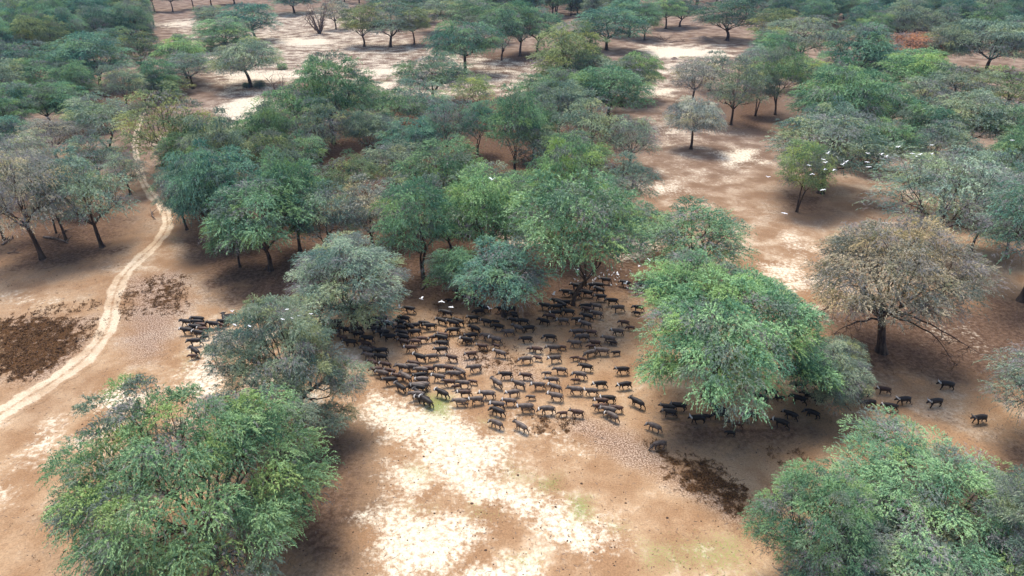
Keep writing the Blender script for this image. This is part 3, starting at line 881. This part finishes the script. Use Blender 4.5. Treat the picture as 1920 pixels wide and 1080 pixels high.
for t in TREES:
    t[0]['group'] = 'acacia-like trees of the open woodland'
    if 'label' not in t[0]:
        zones.setdefault(tree_zone(t[1], t[2]), []).append(t)
for z, ts in zones.items():
    bykind = {}
    for t in ts: bykind.setdefault((t[3], FORM[''.join(c for c in t[4] if c.isalpha())]), []).append(t)
    for (ti, fm), l in bykind.items():
        l.sort(key=lambda t: t[1])
        for i, t in enumerate(l):
            rank = '' if len(l) == 1 else (', leftmost' if i == 0 else ', %s from left' % ORD[i])
            t[0]['label'] = '%s %s tree %s%s' % (TWORD[ti], fm, z, rank)

# ------------------------------------------------------------------ bushes, dead wood, small things
def bush(px, py, wpx, tint, label):
    tk, cw, pH, pR, zc, zr = PROTO['bush1']
    X, Y, _ = at(px, py); s = FPX / proj(X, Y, 1)[2]
    R = wpx / 2 / s
    root = bpy.data.objects.new('bush', None); COL.objects.link(root)
    root.location = (X, Y, 0); root.rotation_euler = (0, 0, random.uniform(0, 6.28)); root.scale = (R / pR, R / pR, R * 1.1 / pH)
    link('stem', tk, root); link('foliage', cw, root, color=TINT[tint])
    tag(root, label, 'bush')
for b in [(487,164,24,'k','dark green bush at the foot of the lone umbrella tree, right of its trunk'),
          (462,164,16,'k','small dark bush left of the trunk of the lone umbrella tree'),
          (333,75,20,'l','small bright green bush on the sand at the upper left'),
          (530,130,20,'l','low green bush at the right rim of the lone umbrella tree'),
          (277,52,12,'k','tiny dark shrub by the leafless pole at the upper left')]:
    bush(*b)

def dead_tree(name, px, py, hpx, label, n=14, spread=1.0, seed=0, fan=1.0):
    r = np.random.default_rng(seed)
    X, Y, _ = at(px, py); s = FPX / proj(X, Y, 3)[2]; H = hpx / s / 0.85
    mb = MB()
    for i in range(n):
        a = r.uniform(0, 6.28); tilt = r.uniform(0.2, 1.1) * fan
        L = H * r.uniform(0.6, 1.05)
        e = np.array([math.cos(a) * math.sin(tilt) * spread, math.sin(a) * math.sin(tilt) * spread, math.cos(tilt)]) * L
        p = bez(np.zeros(3), e * 0.45 + r.normal(0, 0.08, 3) * H, e, 9)
        p[:, 2] = np.maximum(p[:, 2], 0.05)
        mb.add(*tube(p, np.linspace(0.022 * H, 0.004 * H, 9), 6))
        for k in range(5):
            st = p[int(r.uniform(3, 8.9))]; e2 = st + unit(e / L + r.normal(0, 0.7, 3)) * L * r.uniform(0.15, 0.4)
            mb.add(*tube(bez(st, (st + e2) / 2 + r.normal(0, 0.05, 3) * H, e2, 5), np.linspace(0.009 * H, 0.002 * H, 5), 4))
    me = mb.mesh(name); me.materials.append(M_DEAD)
    tag(link(name, me, loc=(X, Y, 0)), label, name.replace('_', ' '))
dead_tree('dead_tree', 600, 63, 48, 'leafless fan-shaped dead tree on the upper clearing left of the top middle trees', n=18, seed=3)
dead_tree('dead_snag', 528, 200, 46, 'thin bare grey snag at the left corner of the middle wood', n=5, seed=4, fan=0.35)
dead_tree('dead_pole', 289, 53, 42, 'leafless upright pole at the edge of the upper left forest', n=2, seed=5, fan=0.12)
dead_tree('fallen_branches', 1245, 76, 14, 'heap of fallen dead branches on the sand at the upper right', n=12, seed=6, fan=1.35, spread=2.0)
dead_tree('fallen_branches', 312, 50, 8, 'low heap of dead branches on the upper left sand', n=10, seed=7, fan=1.4, spread=2.5)

def log(x0, y0, x1, y1, rad, label, seed=0):
    r = np.random.default_rng(seed)
    a = np.array(at(x0, y0)); b = np.array(at(x1, y1)); c = (a + b) / 2
    a, b = a - c, b - c
    L = np.linalg.norm(b - a)
    mb = MB()
    p = bez(a, r.normal(0, 0.08, 3) * L, b, 12); p[:, 2] = rad * 0.7 + np.abs(np.sin(np.linspace(0, 3, 12))) * 0.25
    mb.add(*tube(p, np.linspace(rad, rad * 0.35, 12), 8))
    for k in range(4):
        st = p[int(r.uniform(3, 10.9))]; e = st + np.array([r.normal(0, .2) * L, r.normal(0, .2) * L, r.uniform(0.2, 0.14 * L + 0.3)])
        mb.add(*tube(bez(st, (st + e) / 2 + [0, 0, .2], e, 6), np.linspace(rad * 0.45, 0.03, 6), 5))
    me = mb.mesh('fallen_log'); me.materials.append(M_DEAD)
    tag(link('fallen_log', me, loc=c), label, 'log')
log(83,446,128,457,0.32,'long pale fallen log under the grey trees left of the track',1)
log(117,438,140,428,0.2,'short branching fallen log beside the brown trunks left of the track',2)
log(4,460,26,446,0.25,'dark fallen bough at the left edge under the grey trees',3)
log(15,475,44,475,0.16,'thin dark fallen branch lying level at the left edge',8)
log(790,544,808,534,0.24,'short dark fallen log behind the herd, right of the pale domed tree',4)
log(285,398,292,412,0.2,'broken pale branch at the left rim of the dirt track bend',5)
log(1255,80,1285,78,0.3,'dark fallen trunk lying on sand at the upper right',6)
log(495,506,508,500,0.16,'small fallen branch at the feet of the twin leaning trunks',7)
log(345,73,375,76,0.25,'dark fallen trunk beside the small bright bush',9)
log(868,322,885,329,0.18,'fallen branch on the brown soil of the middle wood',10)
log(946,324,960,330,0.2,'broken branch at the foot of the two thin straight trunks',11)

def mound(px, py, wpx, h, label):
    X, Y, _ = at(px, py); R = wpx / 2 / (FPX / proj(X, Y, 0)[2])
    n, k = 24, 9
    rr = np.linspace(0, 1, k)[:, None]; th = np.linspace(0, 6.2832, n, endpoint=False)[None]
    wobb = 1 + 0.16 * np.sin(3 * th + px) + 0.1 * np.sin(7 * th)
    v = np.stack([rr * R * wobb * np.cos(th), rr * R * wobb * np.sin(th), h * np.exp(-(rr * 2.1) ** 2) * (1 + .2 * np.sin(5 * th) * rr) - 0.08 + 0 * th], -1).reshape(-1, 3)
    i = np.arange(k - 1)[:, None] * n; j = np.arange(n)[None]
    q = np.stack([i + j, i + (j + 1) % n, i + n + (j + 1) % n, i + n + j], -1).reshape(-1, 4)
    me = mesh_np('earth_mound', v, q, smooth=True); me.materials.append(M_DEAD)
    tag(link('earth_mound', me, loc=(X, Y, 0)), label, 'mound')
mound(1318,72,44,1.6,'low dark earth mound in front of the forest at the upper right')
mound(1264,111,22,1.3,'small brown termite mound on the upper right sand')

# --- dry tussocks (uncountable), green flush, droppings
def scatter(name, items, n, mat, h, blades, wid, label, cat, seed, soft=1.5):
    r = np.random.default_rng(seed)
    allp = []
    for w, poly in items:
        p = W(poly); lo, hi = p.min(0), p.max(0)
        area = np.prod(hi - lo)
        m = int(n * area)
        q = np.column_stack([r.uniform(lo[0], hi[0], m), r.uniform(lo[1], hi[1], m)])
        d = sdist(q, p)
        nn = np.sin(q[:, 0] * 1.1 + 2 * np.sin(q[:, 1] * 0.7)) * np.sin(q[:, 1] * 0.9 + 1.5 * np.sin(q[:, 0] * 0.6)) + 0.5 * np.sin(q[:, 0] * 3.1 + q[:, 1]) 
        ok = (d + r.normal(0, 0.8, m) > 0) & (nn + r.normal(0, 0.35, m) > 0.9 - 1.25 * w)
        allp.append(q[ok])
    q = np.concatenate(allp); T = len(q)
    B = blades
    a = r.uniform(0, 6.28, (T, B)); ln = h * r.uniform(0.5, 1.3, (T, B)); off = r.uniform(0, 0.5, (T, B)) * h
    base = np.zeros((T, B, 3)); base[..., 0] = q[:, None, 0] + np.cos(a) * off; base[..., 1] = q[:, None, 1] + np.sin(a) * off
    base[..., 2] = gz(base[..., 0], base[..., 1]) - 0.01
    tip = base + np.stack([np.cos(a) * ln * 0.6, np.sin(a) * ln * 0.6, ln * 0.7], -1)
    sd = np.stack([-np.sin(a), np.cos(a), 0 * a], -1) * wid
    v = np.stack([base - sd, base + sd, tip], 2).reshape(-1, 3)
    me = mesh_np(name, v, tris=np.arange(T * B * 3).reshape(-1, 3)); me.materials.append(mat)
    tag(link(name, me), label, cat, kind='stuff')
    print(name, T)
scatter('dry_grass', DARK, 9.0, M_STRAW, 0.36, 6, 0.05, 'brown dried-out grass tussocks in dark patches on the bare soil', 'dry grass', 5)
scatter('dry_brush', [(0.35, p) for w, p in LITTER if W(p)[:, 1].mean() < 200], 0.10, M_STRAW, 0.35, 7, 0.035, 'sparse dry brush and seedlings between the trees', 'brush', 8)
scatter('green_grass', GREEN, 3.0, M_GRASS, 0.12, 6, 0.03, 'thin flush of short green grass on the sandy ground', 'grass', 6)

def litter():
    r = np.random.default_rng(21)
    V = []
    for w, poly in LITTER + [(0.5, [(0,520),(700,520),(1300,700),(1920,700),(1920,900),(1400,1080),(500,1080),(0,900)])]:
        p = W(poly); lo, hi = p.min(0), p.max(0)
        if p[:, 1].mean() > 260: continue
        m = int(min(np.prod(hi - lo) * 1.3 * w, 9000))
        q = np.column_stack([r.uniform(lo[0], hi[0], m), r.uniform(lo[1], hi[1], m)])
        q = q[sdist(q, p) > 0]; m = len(q)
        a = r.uniform(0, 6.28, m); L = r.uniform(0.10, 0.55, m) ** 1.5; wd = r.uniform(0.015, 0.05, m)
        z = gz(q[:, 0], q[:, 1]) + 0.03
        d = np.stack([np.cos(a) * L, np.sin(a) * L, r.uniform(-.02, .1, m)], 1); n = np.stack([-np.sin(a) * wd, np.cos(a) * wd, wd * 0], 1)
        c = np.column_stack([q, z])
        V.append(np.stack([c - d + [0, 0, .02], c + n, c + d + [0, 0, .02], c - n], 1).reshape(-1, 3))
    V = np.concatenate(V)
    me = mesh_np('fallen_twigs', V, np.arange(len(V)).reshape(-1, 4)); me.materials.append(M_DEAD)
    tag(link('fallen_twigs', me), 'small fallen twigs and dry pods littering the woodland floor', 'litter', kind='stuff')
litter()

def droppings():
    r = np.random.default_rng(11)
    V = []; Q = []; n = 0
    th = np.arange(6) * math.pi / 3
    for i in range(1900):
        px = r.uniform(-20, 1940); py = r.uniform(560, 1080)
        if r.random() > 0.25 + 0.75 * math.exp(-((px - 950) / 500) ** 2): continue
        x, y, _ = at(px, py); s = r.uniform(0.04, 0.13) * (1 if r.random() < 0.93 else 1.8)
        z = float(gz(x, y)); hh = s * 0.35
        rr = s * r.uniform(0.7, 1.2, 6)
        b = np.stack([x + rr * np.cos(th), y + rr * np.sin(th), np.full(6, z - 0.01)], 1)
        m = np.stack([x + rr * .7 * np.cos(th), y + rr * .7 * np.sin(th), np.full(6, z + hh)], 1)
        V += [b, m]
        Q += [[n + k, n + (k + 1) % 6, n + 6 + (k + 1) % 6, n + 6 + k] for k in range(6)]
        Q += [[n + 6, n + 7, n + 8, n + 9], [n + 6, n + 9, n + 10, n + 11]]
        n += 12
    me = mesh_np('droppings', np.concatenate(V), Q); me.materials.append(M_DUNG)
    tag(link('droppings', me), 'small dark droppings and clods scattered over the ground', 'droppings', kind='stuff')
droppings()

# ------------------------------------------------------------------ buffalo
def skin_mesh(name, verts, edges, radii, levels=1):
    me = bpy.data.meshes.new(name); me.from_pydata(verts, edges, [])
    ob = bpy.data.objects.new(name, me); COL.objects.link(ob)
    sk = ob.modifiers.new('skin', 'SKIN'); sk.use_smooth_shade = True
    for i, r in enumerate(radii):
        me.skin_vertices[0].data[i].radius = r if isinstance(r, tuple) else (r, r)
    me.skin_vertices[0].data[0].use_root = True
    ss = ob.modifiers.new('sub', 'SUBSURF'); ss.levels = levels; ss.render_levels = levels
    dg = bpy.context.evaluated_depsgraph_get()
    out = bpy.data.meshes.new_from_object(ob.evaluated_get(dg))
    bpy.data.objects.remove(ob); bpy.data.meshes.remove(me)
    out.name = name
    return out

def buffalo_meshes(phase, head=0.0, yaw=0.0):
    """heading +X, feet at z=0, about 2.9 m nose to rump"""
    V = []; E = []; Rr = []
    def add(p, r, parent=None):
        V.append((p[0], p[1], p[2] * 1.12)); Rr.append(r)
        if parent is not None: E.append((parent, len(V) - 1))
        return len(V) - 1
    pel = add((-0.74, 0, 1.16), (0.34, 0.36))
    loin = add((-0.32, 0, 1.08), (0.38, 0.40), pel)
    rib = add((0.10, 0, 1.06), (0.40, 0.44), loin)
    ch = add((0.50, 0, 1.14), (0.36, 0.42), rib)
    wi = add((0.80, 0, 1.22 + head * 0.3), (0.24, 0.29), ch)
    nk = add((1.04, 0.06 * yaw, 1.20 + head * 0.7), (0.22, 0.25), wi)
    hd = add((1.26, 0.16 * yaw, 1.18 + head), (0.18, 0.18), nk)
    mz = add((1.50, 0.28 * yaw, 0.98 + head * 1.35), (0.125, 0.12), hd)
    mz2 = add((1.60, 0.32 * yaw, 0.88 + head * 1.45), (0.10, 0.09), mz)
    for s in (-1, 1):   # ears
        e = add((1.22, 0.16 * yaw + s * 0.20, 1.17 + head), 0.055, hd)
        add((1.16, 0.16 * yaw + s * 0.36, 1.09 + head), 0.035, e)
    tl = add((-1.06, 0, 1.22), 0.06, pel)
    tl2 = add((-1.16, 0.03, 0.90), 0.03, tl)
    add((-1.14, 0.05, 0.55), 0.045, tl2)
    def leg(x, y, front, ph):
        sw = math.sin(ph); lift = max(0.0, math.cos(ph)) * 0.12
        if front:
            a = add((x + 0.02, y * 0.9, 0.86), (0.15, 0.17), ch)
            b = add((x + 0.02 + 0.16 * sw, y, 0.48 + lift * .5), 0.095, a)
            c = add((x + 0.30 * sw - (0.12 if lift > 0.06 else 0), y, 0.10 + lift), 0.075, b)
            add((x + 0.36 * sw + 0.04 - (0.12 if lift > 0.06 else 0), y, 0.045 + lift), 0.085, c)
        else:
            a = add((x + 0.06, y * 0.95, 0.88), (0.17, 0.20), pel)
            b = add((x + 0.10 + 0.12 * sw, y, 0.66), 0.12, a)
            c = add((x - 0.16 + 0.20 * sw, y, 0.42 + lift * .4), 0.085, b)
            d = add((x - 0.06 + 0.34 * sw, y, 0.10 + lift), 0.072, c)
            add((x - 0.01 + 0.36 * sw, y, 0.045 + lift), 0.082, d)
    leg(0.55, 0.22, True, phase); leg(0.55, -0.22, True, phase + math.pi)
    leg(-0.85, 0.22, False, phase + 1.2); leg(-0.85, -0.22, False, phase + 1.2 + math.pi)
    body = skin_mesh('body', V, E, Rr)
    body.materials.append(M_HIDE)
    # horns: boss, down-and-out, hooked up
    mb = MB(); hz = 1.33 + head * 1.12; hx = 1.27; hy = 0.16 * yaw
    for s in (-1, 1):
        pts = np.array([(hx, hy, hz + .15), (hx - .02, hy + s * .12, hz + .17), (hx - .06, hy + s * .28, hz + .10), (hx - .12, hy + s * .42, hz + .03), (hx - .14, hy + s * .50, hz + .12), (hx - .10, hy + s * .46, hz + .27), (hx - .06, hy + s * .38, hz + .36)])
        mb.add(*tube(pts, [.11, .11, .09, .065, .05, .034, .012], 7))
    horn = mb.mesh('horns'); horn.materials.append(M_HORN)
    return body, horn

POSES = [buffalo_meshes(0.9, -0.32, 0.4), buffalo_meshes(4.2, -0.22, -0.5), buffalo_meshes(2.9, 0.05, 1.1), buffalo_meshes(0.2), buffalo_meshes(1.3, -0.05), buffalo_meshes(2.4, 0.03, 0.6), buffalo_meshes(3.6, -0.10), buffalo_meshes(4.7, 0.0, -0.6), buffalo_meshes(5.6, 0.06)]
GRAZE = buffalo_meshes(0.6, -0.62)

# foot point x, y, then marks: b brown, g grey dusty, c calf, u heading away to the left, h pale horns, z grazing
HERD = """613 611,769 588,632 613,613 622,634 620,628 632,644 640 b,652 627,658 650,670 626,673 634,691 643,686 652 b,687 614,698 607,707 616,706 626,717 606,
728 616,720 633,731 640,752 613,759 606,752 622,756 632,769 620,778 619,778 631,757 640,757 648 b,779 648 b,771 660 bh,689 665 g,697 661 b,716 666,694 675 g,716 677,700 686 b,
724 691 bh,707 700 b,788 678 h,777 689 b,757 697 g,774 697 g,733 703 b,748 713 b,762 716 gu,718 708 g,733 721,752 735 u,788 713 cg,791 702 g,785 733 g,793 720 gh,772 733 c,783 749 g,793 757 h,
792 643 b,797 615,862 556,843 568 c,873 562 c,883 568,838 595,828 609,898 591,909 585,807 620,861 611,850 614,850 628,888 604,913 611,930 609 c,935 621,891 625,884 638,876 646 h,815 640 b,
832 636 b,829 642,830 652,828 664,811 677 g,915 640 g,930 645 gh,905 657 b,931 654 cb,938 671 gh,884 672 b,848 679 b,965 609,981 610,966 597 c,941 586,957 587,964 592 c,972 623 g,991 624,954 631 g,
987 644,997 660 cb,986 683 g,828 697 g,843 699 b,891 699 g,864 706 g,806 699 b,1022 581,1044 572,1059 575,1043 583,1053 579,1043 594 h,1066 593,1062 555,1079 560,1090 541,1081 544,1111 543,
1122 543,1101 557,1124 552,1126 565,1135 533,1172 539,1209 539,1201 542,1199 553,1228 543,1147 573,1159 586 g,1196 585,1193 592 c,1118 582 g,1099 582,1102 588 b,1119 597 g,1100 601,1020 610,1031 600 b,
1056 609 gh,1085 608,1097 616 gh,1170 612 b,1182 620 cb,1158 630 gh,1082 631 g,1108 631 b,1092 641 g,1031 641,1142 644 g,1149 648 c,1079 652 g,1115 651 b,1109 655 cb,1054 657 cb,1038 662 g,1007 663 b,
1107 670 g,1129 667 g,1155 667 c,1009 678 cb,1040 681 gh,1078 677 cb,1092 680 cb,1099 697,1051 703 g,1167 702,805 698 c,824 716 gh,789 712,853 711 g,843 725 b,857 731 cb,870 728 g,888 722 cb,
793 731 g,786 736,830 747 uh,801 762 uh,786 746 u,863 762 g,870 756 c,872 746 bh,894 759 gh,915 749 gh,932 728 gu,949 712,973 730 g,962 746 gh,956 762 gh,934 769 gh,933 781 u,987 713 b,986 774 gh,
931 804 gu,977 810 gu,996 751 cg,990 767 cb,1026 707 cg,1087 712 g,1080 719 cb,1010 732 gh,1036 722 g,1041 736 gh,1079 741 g,1109 743 gh,1125 729 h,1171 730 h,1042 753 gh,1026 778 gh,1055 782 cb,1082 783 b,
1140 757 h,1128 761 bh,1125 771 b,1156 774 b,1141 779 g,1147 789 guh,1194 764 u,1226 809 g,352 612,374 607,372 612,353 628 h,380 617 b,383 625 bh,375 633 h,370 622,386 638 c,368 649,368 668 u,365 674 cb,
402 616,422 604 u,434 601,422 611,417 615 cb,415 622 cb,400 663,1272 770,1255 781,1252 773,1308 794 h,1322 786 c,1349 786,1347 776,1404 788,1379 803 b,1369 817 c,1235 842 zg,1427 755 u,1443 744,1461 752 c,
1340 718,1397 723,1497 731,1496 757,1516 752 u,1463 801 h,1481 786 u,1521 783 u,1570 750,1615 744,1605 750 b,1627 765,1655 740 bh,1666 772 h,1692 760 h,1751 764 h,1771 731 h,1834 794,
1481 604,1498 633,1335 640,1430 648"""
HIDE = {'k': (0.016, 0.012, 0.011), 'b': (0.070, 0.037, 0.026), 'g': (0.095, 0.074, 0.064)}
HZ = [ # zone test, phrase
 (lambda x, y: x < 450, 'in bunch left of the leaning tree'),
 (lambda x, y: x < 680 and y < 660, 'passing trunk of the pale domed tree'),
 (lambda x, y: x < 742 and y < 650, 'in crush right of pale domed tree'),
 (lambda x, y: x < 742, 'emerging from behind the leaning tree'),
 (lambda x, y: x < 800 and y < 625, 'at the back of the dark left crush'),
 (lambda x, y: x < 800 and y < 665, 'on right flank of dark left crush'),
 (lambda x, y: x < 800 and y < 722, 'in the left front ranks above the pale sand'),
 (lambda x, y: x < 850 and y > 722, 'at lower left front beside green grass'),
 (lambda x, y: x < 925 and y < 600, 'at back, left of low hanging tree'),
 (lambda x, y: x < 870 and y < 660, 'in middle herd below small green crown'),
 (lambda x, y: x < 870, 'in middle herd above green grass patch'),
 (lambda x, y: x < 945 and y < 650, 'just below the low hanging blue-green tree'),
 (lambda x, y: x < 945 and y < 735, 'at the heart of the herd on muddy ground'),
 (lambda x, y: x < 1000 and y < 650, 'below right side of low hanging tree'),
 (lambda x, y: x < 1000 and y < 740, 'in the loose centre of the herd'),
 (lambda x, y: x < 1000, 'along the front edge nearest the white sand'),
 (lambda x, y: x < 1070 and y < 605, 'at foot of the pale straight trunk'),
 (lambda x, y: x < 1240 and y < 570, 'in rear bunch right of pale straight trunk'),
 (lambda x, y: x < 1075 and y < 692, 'strung out below the pale straight trunk'),
 (lambda x, y: x < 1075, 'in front ranks above round dry patch'),
 (lambda x, y: x < 1205 and y < 605, 'in the upper right column of the herd'),
 (lambda x, y: x < 1205 and y < 640, 'in right column left of bright tree'),
 (lambda x, y: x < 1205 and y < 690, 'beside lower left boughs of bright tree'),
 (lambda x, y: x < 1205 and y < 750, 'at right front beside bright tree shade'),
 (lambda x, y: x < 1205, 'in tight knot at lower right front'),
 (lambda x, y: x < 1300, 'at lower left rim of tree shade'),
 (lambda x, y: y < 735 and x < 1510, 'half hidden behind rounded bright tree leaves'),
 (lambda x, y: x < 1420, 'in shade under rounded bright tree'),
 (lambda x, y: x < 1540, 'leaving the right side of the bright tree'),
 (lambda x, y: True, 'in the trailing line at the far right'),
]
herd = []
for item in HERD.replace('\n', '').split(','):
    f = item.split()
    if len(f) < 2: continue
    herd.append((float(f[0]), float(f[1]), f[2] if len(f) > 2 else ''))
recs = []
for i, (x, y, fl) in enumerate(herd):
    body, horn = GRAZE if 'z' in fl else random.choice(POSES)
    X, Y, _ = at(x, y)
    sc = random.uniform(0.60, 0.68) if 'c' in fl else (random.uniform(0.84, 0.94) if 'b' in fl else random.uniform(0.93, 1.06))
    sc *= 1.0
    rz = math.pi + random.gauss(-0.05, 0.22)
    if 'u' in fl: rz = math.pi - random.uniform(0.45, 0.75)
    if (x, y) == (422.0, 604.0): rz = math.pi - 1.1
    hk = 'b' if 'b' in fl else ('g' if 'g' in fl else 'k')
    c = HIDE[hk]; j = random.uniform(0.8, 1.25)
    o = link('buffalo', body, loc=(X, Y, float(gz(X, Y))), rz=rz, scale=(sc, sc * random.uniform(0.95, 1.05), sc), color=(c[0] * j, c[1] * j, c[2] * j))
    o['category'] = 'buffalo'; o['group'] = 'buffalo herd walking left across the clearing'
    if 'c' in fl:
        hc = (0.03, 0.025, 0.022)
    else:
        hc = (0.50, 0.47, 0.44) if 'h' in fl else random.choice([(0.10, 0.09, 0.085), (0.20, 0.18, 0.17), (0.05, 0.045, 0.04)])
    hsc = (0.35,) * 3 if 'c' in fl else None
    h = link('horns', horn, o, color=hc)
    if 'c' in fl:
        h.scale = (1, 0.55, 0.93)
    for t, ph in HZ:
        if t(x, y): break
    kind = {'k': 'black', 'b': 'brown', 'g': 'dusty grey'}[hk] + (' buffalo calf' if 'c' in fl else (' grazing buffalo' if 'z' in fl else (' pale-horned buffalo' if 'h' in fl else ' buffalo')))
    recs.append((ph, kind, x, y, o))
dd = {}
for r_ in recs: dd.setdefault((r_[0], r_[1]), []).append(r_)
for (ph, kind), l in dd.items():
    l.sort(key=lambda r: r[2])
    for i, r_ in enumerate(l):
        r_[4]['label'] = kind + ' ' + ph + ('' if len(l) == 1 else (', leftmost' if i == 0 else ', %s from left' % ORD[i]))
print('buffalo', len(herd))

# ------------------------------------------------------------------ egrets
def egret_mesh(wing, fly=True):
    mb = MB()
    if fly:
        body = np.array([(-.26, 0, .0), (-.18, 0, .01), (0, 0, .0), (.14, 0, .0), (.22, 0, .03), (.28, 0, .06), (.34, 0, .05), (.44, 0, .03)])
        mb.add(*tube(body, [.015, .05, .075, .06, .035, .035, .025, .004], 8))
        mb.add(*tube([(-.22, .02, -.01), (-.34, .02, -.02), (-.46, .02, -.03)], [.012, .01, .014], 4))
        for s in (-1, 1):
            # wing as a thin closed slab, three spans
            span = [(0, .05), (.20, .22), (.38, .46)]
            ys = [0.03, 0.22, 0.40, 0.52]; zs = [0.03, 0.03 + .19 * wing, 0.03 + .30 * wing, 0.02 + .30 * wing]
            le = [.13, .17, .10, -.04]; te = [-.12, -.13, -.14, -.12]
            top = []; bot = []
            for k in range(4):
                top += [(le[k], s * ys[k], zs[k] + .008), (te[k], s * ys[k], zs[k] + .004)]
                bot += [(le[k], s * ys[k], zs[k] - .008), (te[k], s * ys[k], zs[k] - .004)]
            v = np.array(top + bot)
            q = []
            for k in range(3):
                a = 2 * k; q += [[a, a + 1, a + 3, a + 2], [8 + a, 8 + a + 2, 8 + a + 3, 8 + a + 1], [a, a + 2, 8 + a + 2, 8 + a], [a + 1, 8 + a + 1, 8 + a + 3, a + 3]]
            q += [[6, 7, 15, 14], [0, 8, 9, 1]]
            mb.add(v, np.array(q))
    else:
        body = np.array([(-.24, 0, .22), (-.14, 0, .27), (0, 0, .32), (.10, 0, .36), (.14, 0, .44), (.13, 0, .50), (.18, 0, .54), (.23, 0, .53), (.31, 0, .51)])
        mb.add(*tube(body, [.01, .06, .085, .06, .032, .028, .036, .022, .003], 8))
        for s in (-1, 1):
            mb.add(*tube([(0, s * .03, .28), (-.01, s * .03, .14), (.0, s * .03, 0)], [.016, .01, .01], 4))
            mb.add(*tube([(.0, s * .03, .006), (.06, s * .03, .006)], [.01, .006], 4))
    me = mb.mesh('egret'); me.materials.append(M_FEATHER)
    return me
EG = [egret_mesh(w) for w in (0.0, 0.5, 0.9, -0.5)]
EGS = egret_mesh(0, False)
BIRDS = [
 ('flying over the grey-green trees right of the clearing', 24, 0.95, [(1552,288),(1544,299),(1547,305),(1517,310),(1586,304),(1580,309),(1548,317),(1565,318),(1523,326),(1543,356),(1440,332)]),
 ('flying above the wide blue-grey tree at right', 27, 0.9, [(1627,288),(1626,304),(1629,313),(1652,290),(1661,294),(1684,276),(1711,288),(1717,293),(1725,290),(1746,289),(1747,272),(1898,263)]),
 ('gliding over the right clearing near the brown tree', 18, 1.1, [(1471,400),(1659,418)]),
 ('flying low over the back of the herd', 5, 1.1, [(1080,507),(1158,514),(1173,532),(1205,540),(1038,552),(948,557),(918,579)]),
 ('flying beneath the flat spreading tree', 8, 0.95, [(1175,478),(1199,498),(1266,489),(1253,502),(1258,513),(1283,502),(1302,510),(1288,522),(1217,487)]),
 ('flying low between pale domed and low hanging trees', 4, 1.2, [(705,557),(790,561),(828,565),(846,576),(749,577),(727,601)]),
 ('flying under the pale domed tree above the dark crush', 4, 1.2, [(596,566),(649,570),(655,588),(684,586),(682,594),(619,589),(629,586),(619,595),(601,613)]),
 ('flying over the leaning tree near the leading bunch', 20, 0.52, [(583,589),(560,592),(548,597),(538,580),(469,596),(440,609),(468,612),(530,599),(436,584)]),
 ('flying over the middle wood canopy', 26, 1.2, [(923,337)]),
]
STAND = [(520,95),(550,135),(445,100),(420,140),(590,90),(610,160),(630,135),(660,115),(685,80),(712,100),(750,50),(765,95),(795,100),(815,78),(850,128),(870,118),(885,42),(940,108),(1000,95),(1045,118),(1105,110),(1180,35),(1245,98),(825,148),(785,200),(840,198),(950,232),(410,188),(450,158),(695,180),(800,30),(580,100),(600,150),(622,142),(1130,60),(980,60)]
for ph, z, s, pts in BIRDS:
    pts = sorted(pts)
    for i, (x, y) in enumerate(pts):
        zz = z * random.uniform(0.85, 1.1)
        X, Y, _ = at(x, y, zz)
        o = link('egret', random.choice(EG), loc=(X, Y, zz), rz=math.pi / 2 + random.choice([0.9, -0.9, 1.4, 0.2]) + random.uniform(-.4, .4) if z < 10 else math.pi / 2 + random.uniform(-0.5, 0.5), scale=(s, s, s))
        o.rotation_euler[0] = random.uniform(-0.3, 0.3)
        tag(o, 'white egret ' + ph + ('' if len(pts) == 1 else (', leftmost one' if i == 0 else ', %s from the left' % ORD[i])), 'egret', 'white egrets around the herd')
SP_ = sorted([(1000 + x / 5.4, 500 + y / 5.4) for x, y in STAND])
for i, (x, y) in enumerate(SP_):
    X, Y, _ = at(x, y)
    s = random.uniform(0.95, 1.2)
    half, k = ('left of', i) if i < 18 else ('right of', i - 18)
    o = link('egret', EGS, loc=(X, Y, float(gz(X, Y))), rz=random.uniform(0, 6.28), scale=(s, s, s))
    half = 'near straight trunk' if i < 18 else 'near twin-trunk tree'
    tag(o, 'white egret standing behind herd, %s from left of those %s' % (ORD[k], half), 'egret', 'white egrets around the herd')

# ------------------------------------------------------------------ haze
def haze():
    x0, x1, y0, y1, z0, z1 = -9000, 9000, -200, 9200, -1.5, 75
    v = [(x, y, z) for z in (z0, z1) for y in (y0, y1) for x in (x0, x1)]
    q = [[0, 2, 3, 1], [4, 5, 7, 6], [0, 1, 5, 4], [2, 6, 7, 3], [0, 4, 6, 2], [1, 3, 7, 5]]
    me = mesh_np('haze', v, q)
    m, nt, out = nodes('thin_air_haze')
    pv = N(nt, 'ShaderNodeVolumePrincipled')
    pv.inputs['Color'].default_value = (0.34, 0.56, 1.0, 1)
    pv.inputs['Density'].default_value = 0.00005
    pv.inputs['Anisotropy'].default_value = 0.2
    nt.links.new(pv.outputs[0], out.inputs['Volume'])
    me.materials.append(m)
    tag(link('haze', me), kind='stuff')
HAZE = True
if HAZE: haze()
